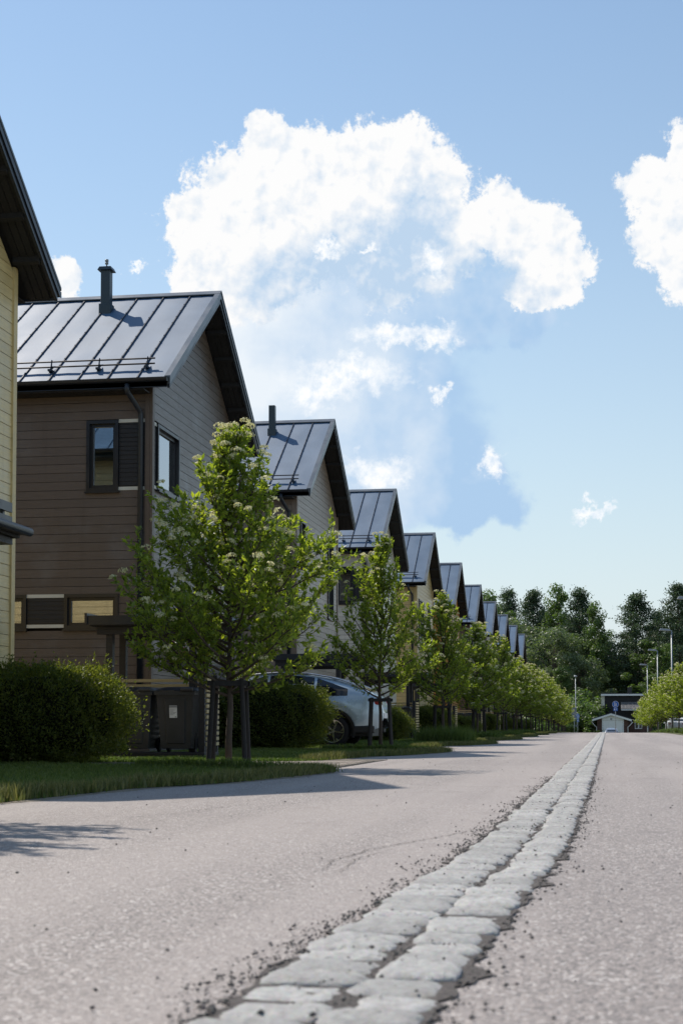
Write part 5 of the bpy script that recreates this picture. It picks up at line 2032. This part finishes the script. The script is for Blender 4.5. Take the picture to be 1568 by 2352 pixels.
# ---------------------------------------------------------------- woodland behind
def gen_pine(seed, h, spread, mat_leaf_n=2600):
    r_ = np.random.default_rng(seed)
    wood = MB()
    tp = [(r_.normal(0, 0.15) * i * 0.1, r_.normal(0, 0.15) * i * 0.1, h * 0.97 * i / 8) for i in range(9)]
    wood.tube(tp, list(np.linspace(0.22, 0.04, 9)), 7)
    P_, Nn, S_ = [], [], []
    nb = 110
    for i in range(nb):
        f = (i + r_.random()) / nb
        z = h * (0.28 + 0.70 * f)
        prof = min(1.0, 0.55 + 1.3 * f) if f < 0.35 else max(0.06, (1 - f) / 0.65) ** 0.72
        L = spread * prof * r_.uniform(0.40, 1.30)
        az = r_.uniform(0, 6.283)
        up_ = r_.uniform(0.05, 0.5) * (0.5 + f)
        p0 = np.array([0, 0, z])
        p1 = p0 + np.array([math.cos(az) * L, math.sin(az) * L, L * up_])
        if i % 2 == 0:
            wood.tube([p0, (p0 + p1) / 2 + np.array([0, 0, -0.05 * L]), p1], [0.05, 0.035, 0.015], 4, False)
        ncl = max(2, int(L * 3.2))
        for c_ in range(ncl):
            t = 0.3 + 0.7 * (c_ + r_.random()) / ncl
            q = p0 + (p1 - p0) * t + r_.normal(0, 0.16, 3)
            k = int(mat_leaf_n / nb / ncl) + 3
            off = r_.normal(0, 1, (k, 3)) * np.array([0.36, 0.36, 0.22])
            P_.append(q + off)
            Nn.append(r_.normal(0, 1, (k, 3)) + np.array([0, 0, 0.7]))
            S_.append(r_.uniform(0.07, 0.16, k))
    return wood.mesh('trunk'), quads_mesh('crown', np.concatenate(P_), np.concatenate(Nn), np.concatenate(S_), seed)


def gen_broad(seed, h, w, n=5200, ls=0.2, low_=0.12):
    r_ = np.random.default_rng(seed)
    wood = MB()
    tp = [(r_.normal(0, 0.1) * i * 0.3, r_.normal(0, 0.1) * i * 0.3, h * 0.85 * i / 6) for i in range(7)]
    wood.tube(tp, list(np.linspace(0.16, 0.03, 7)), 7)
    cl = []
    for i in range(46):
        f = r_.random()
        z = h * (low_ + (0.97 - low_) * f)
        rad = w * (math.sin(math.pi * (0.12 + 0.82 * f)) ** 0.8) * math.sqrt(r_.random())
        a = r_.uniform(0, 6.283)
        c_ = np.array([math.cos(a) * rad, math.sin(a) * rad, z])
        cl.append((c_, w * r_.uniform(0.16, 0.34)))
        wood.tube([(0, 0, z * 0.72), tuple(c_ * np.array([0.5, 0.5, 0.92])), tuple(c_)], [0.05, 0.03, 0.012], 4, False)
    P_, Nn = [], []
    for c_, rr in cl:
        k = n // 46
        d = r_.normal(0, 1, (k, 3))
        d /= np.linalg.norm(d, axis=1, keepdims=True)
        P_.append(c_ + d * rr * (r_.random((k, 1)) ** 0.4) * np.array([1, 1, 0.85]))
        Nn.append(d + r_.normal(0, 0.6, (k, 3)) + np.array([0, 0, 0.4]))
    P_, Nn = np.concatenate(P_), np.concatenate(Nn)
    return wood.mesh('trunk'), quads_mesh('crown', P_, Nn, r_.uniform(0.6, 1.3, len(P_)) * ls, seed)


PINES = [gen_pine(61, 20, 3.4, 15000), gen_pine(62, 20, 3.9, 16000), gen_pine(63, 20, 2.9, 13000)]
BROADS = [gen_broad(71, 15, 3.4, 14000, 0.13), gen_broad(72, 15, 4.2, 15000, 0.13), gen_broad(73, 15, 3.0, 12000, 0.13)]
SHRUB = gen_broad(80, 5, 2.4, 4200, 0.14, 0.04)


def wood_tree(kind, u, v, Y, label, wide=1.0):
    p = at_y(u, v, Y)
    base_ = gz(Y) - 0.3
    hgt = p[2] - base_
    nm = {'pine': 'pine_tree', 'broad': 'broadleaf_tree', 'willow': 'willow_tree', 'shrub': 'shrub'}[kind]
    e = empty(nm, (p[0], Y, base_), R.uniform(0, 6.28), label=label, cat='shrub' if kind == 'shrub' else 'tree', group='woodland beyond the street')
    src = R.choice(PINES) if kind == 'pine' else (SHRUB if kind == 'shrub' else R.choice(BROADS))
    nomh = 20 if kind == 'pine' else (5 if kind == 'shrub' else 15)
    s_ = hgt / nomh
    e.scale = (s_ * wide, s_ * wide, s_)
    obj('trunk', src[0], M['pinebark'] if kind == 'pine' else M['bark'], e)
    obj('crown', src[1], M[{'pine': 'pine', 'broad': 'broad', 'willow': 'willow', 'shrub': 'broad'}[kind]], e)


front = [('pine', 1166, 1353, 300, 1.0, 'dark pine rising just right of the last roofs'), ('broad', 1125, 1358, 320, 1.0, 'leafy tree top peeping behind the last roofs'),
         ('willow', 1146, 1394, 270, 1.1, 'pale willow like tree left of the dark pines'), ('willow', 1190, 1404, 262, 1.2, 'broad greyish willow below the two left pines'),
         ('pine', 1224, 1354, 285, 1.0, 'pointed dark pine left of the tallest birch'), ('broad', 1279, 1347, 280, 0.9, 'tall green birch like tree at the middle of the woodland'),
         ('pine', 1330, 1351, 268, 1.15, 'largest pine in the middle of the woodland'), ('willow', 1366, 1384, 262, 0.8, 'light tree at the right shoulder of the largest pine'),
         ('broad', 1272, 1430, 250, 1.2, 'yellow green tree in front of the middle pines'), ('broad', 1395, 1450, 275, 1.0, 'tree filling the low gap left of the lone pine'),
         ('pine', 1460, 1361, 262, 1.2, 'lone broad pine between the gap and the lamps'), ('pine', 1511, 1402, 290, 1.0, 'pine behind the second street lamp'),
         ('pine', 1558, 1340, 262, 1.1, 'tall dark pine at the right edge'), ('pine', 1590, 1360, 280, 1.1, 'dark pine just cut by the right edge')]
for kind, u, v, Y, wd, lab in front:
    wood_tree(kind, u, v, Y, lab, wd)
fill = [('pine', 1100, 1385, 335), ('broad', 1180, 1440, 300), ('pine', 1210, 1430, 310), ('broad', 1240, 1470, 285), ('pine', 1255, 1400, 320), ('pine', 1300, 1420, 300), ('broad', 1330, 1490, 250),
        ('pine', 1350, 1440, 300), ('broad', 1420, 1490, 265), ('pine', 1440, 1450, 300), ('broad', 1480, 1470, 255), ('pine', 1495, 1430, 300), ('pine', 1535, 1450, 280), ('broad', 1525, 1480, 250),
        ('pine', 1570, 1420, 300), ('broad', 1214, 1520, 262), ('broad', 1290, 1530, 245), ('pine', 1150, 1420, 320), ('broad', 1365, 1530, 260), ('pine', 1400, 1500, 310), ('broad', 1450, 1540, 262)]
for i, (kind, u, v, Y) in enumerate(fill):
    wood_tree(kind, u, v, Y, '%s darker tree in the depth of the woodland counted from the left' % (WORDS + ['seventeenth', 'eighteenth', 'nineteenth', 'twentieth', 'twenty-first'])[sorted(q[1] for q in fill).index(u)], 1.25)
und = [(1290, 1612, 222), (1310, 1600, 226), (1345, 1618, 219), (1362, 1608, 224), (1375, 1622, 220), (1330, 1640, 216), (1355, 1648, 215), (1278, 1630, 212), (1490, 1640, 222), (1262, 1615, 218), (1335, 1590, 235), (1480, 1600, 240), (1520, 1600, 235), (1560, 1590, 240)]
for i, (u, v, Y) in enumerate(und):
    wood_tree('shrub', u, v, Y, '%s green shrub at the foot of the woodland counted from the left' % WORDS[sorted(q[0] for q in und).index(u)], 1.3)
# the wood goes on behind as one dark mass
r_ = np.random.default_rng(99)
n = 16000
fx = r_.uniform(-70, 60, n)
fy = r_.uniform(330, 380, n)
fh = 13 + 5 * np.sin(fx * 0.35) * np.sin(fx * 0.13 + 1) + 2 * np.sin(fx * 1.3)
fz = fh * r_.random(n) ** 0.8 - 2.3
obj('woodland', quads_mesh('woodland', np.column_stack([fx, fy, fz]), r_.normal(0, 1, (n, 3)) + np.array([0, -0.4, 0.4]), r_.uniform(0.35, 0.9, n), 5), M['pine'], None, kind='stuff', label='far wood standing as one dark mass behind the single trees')
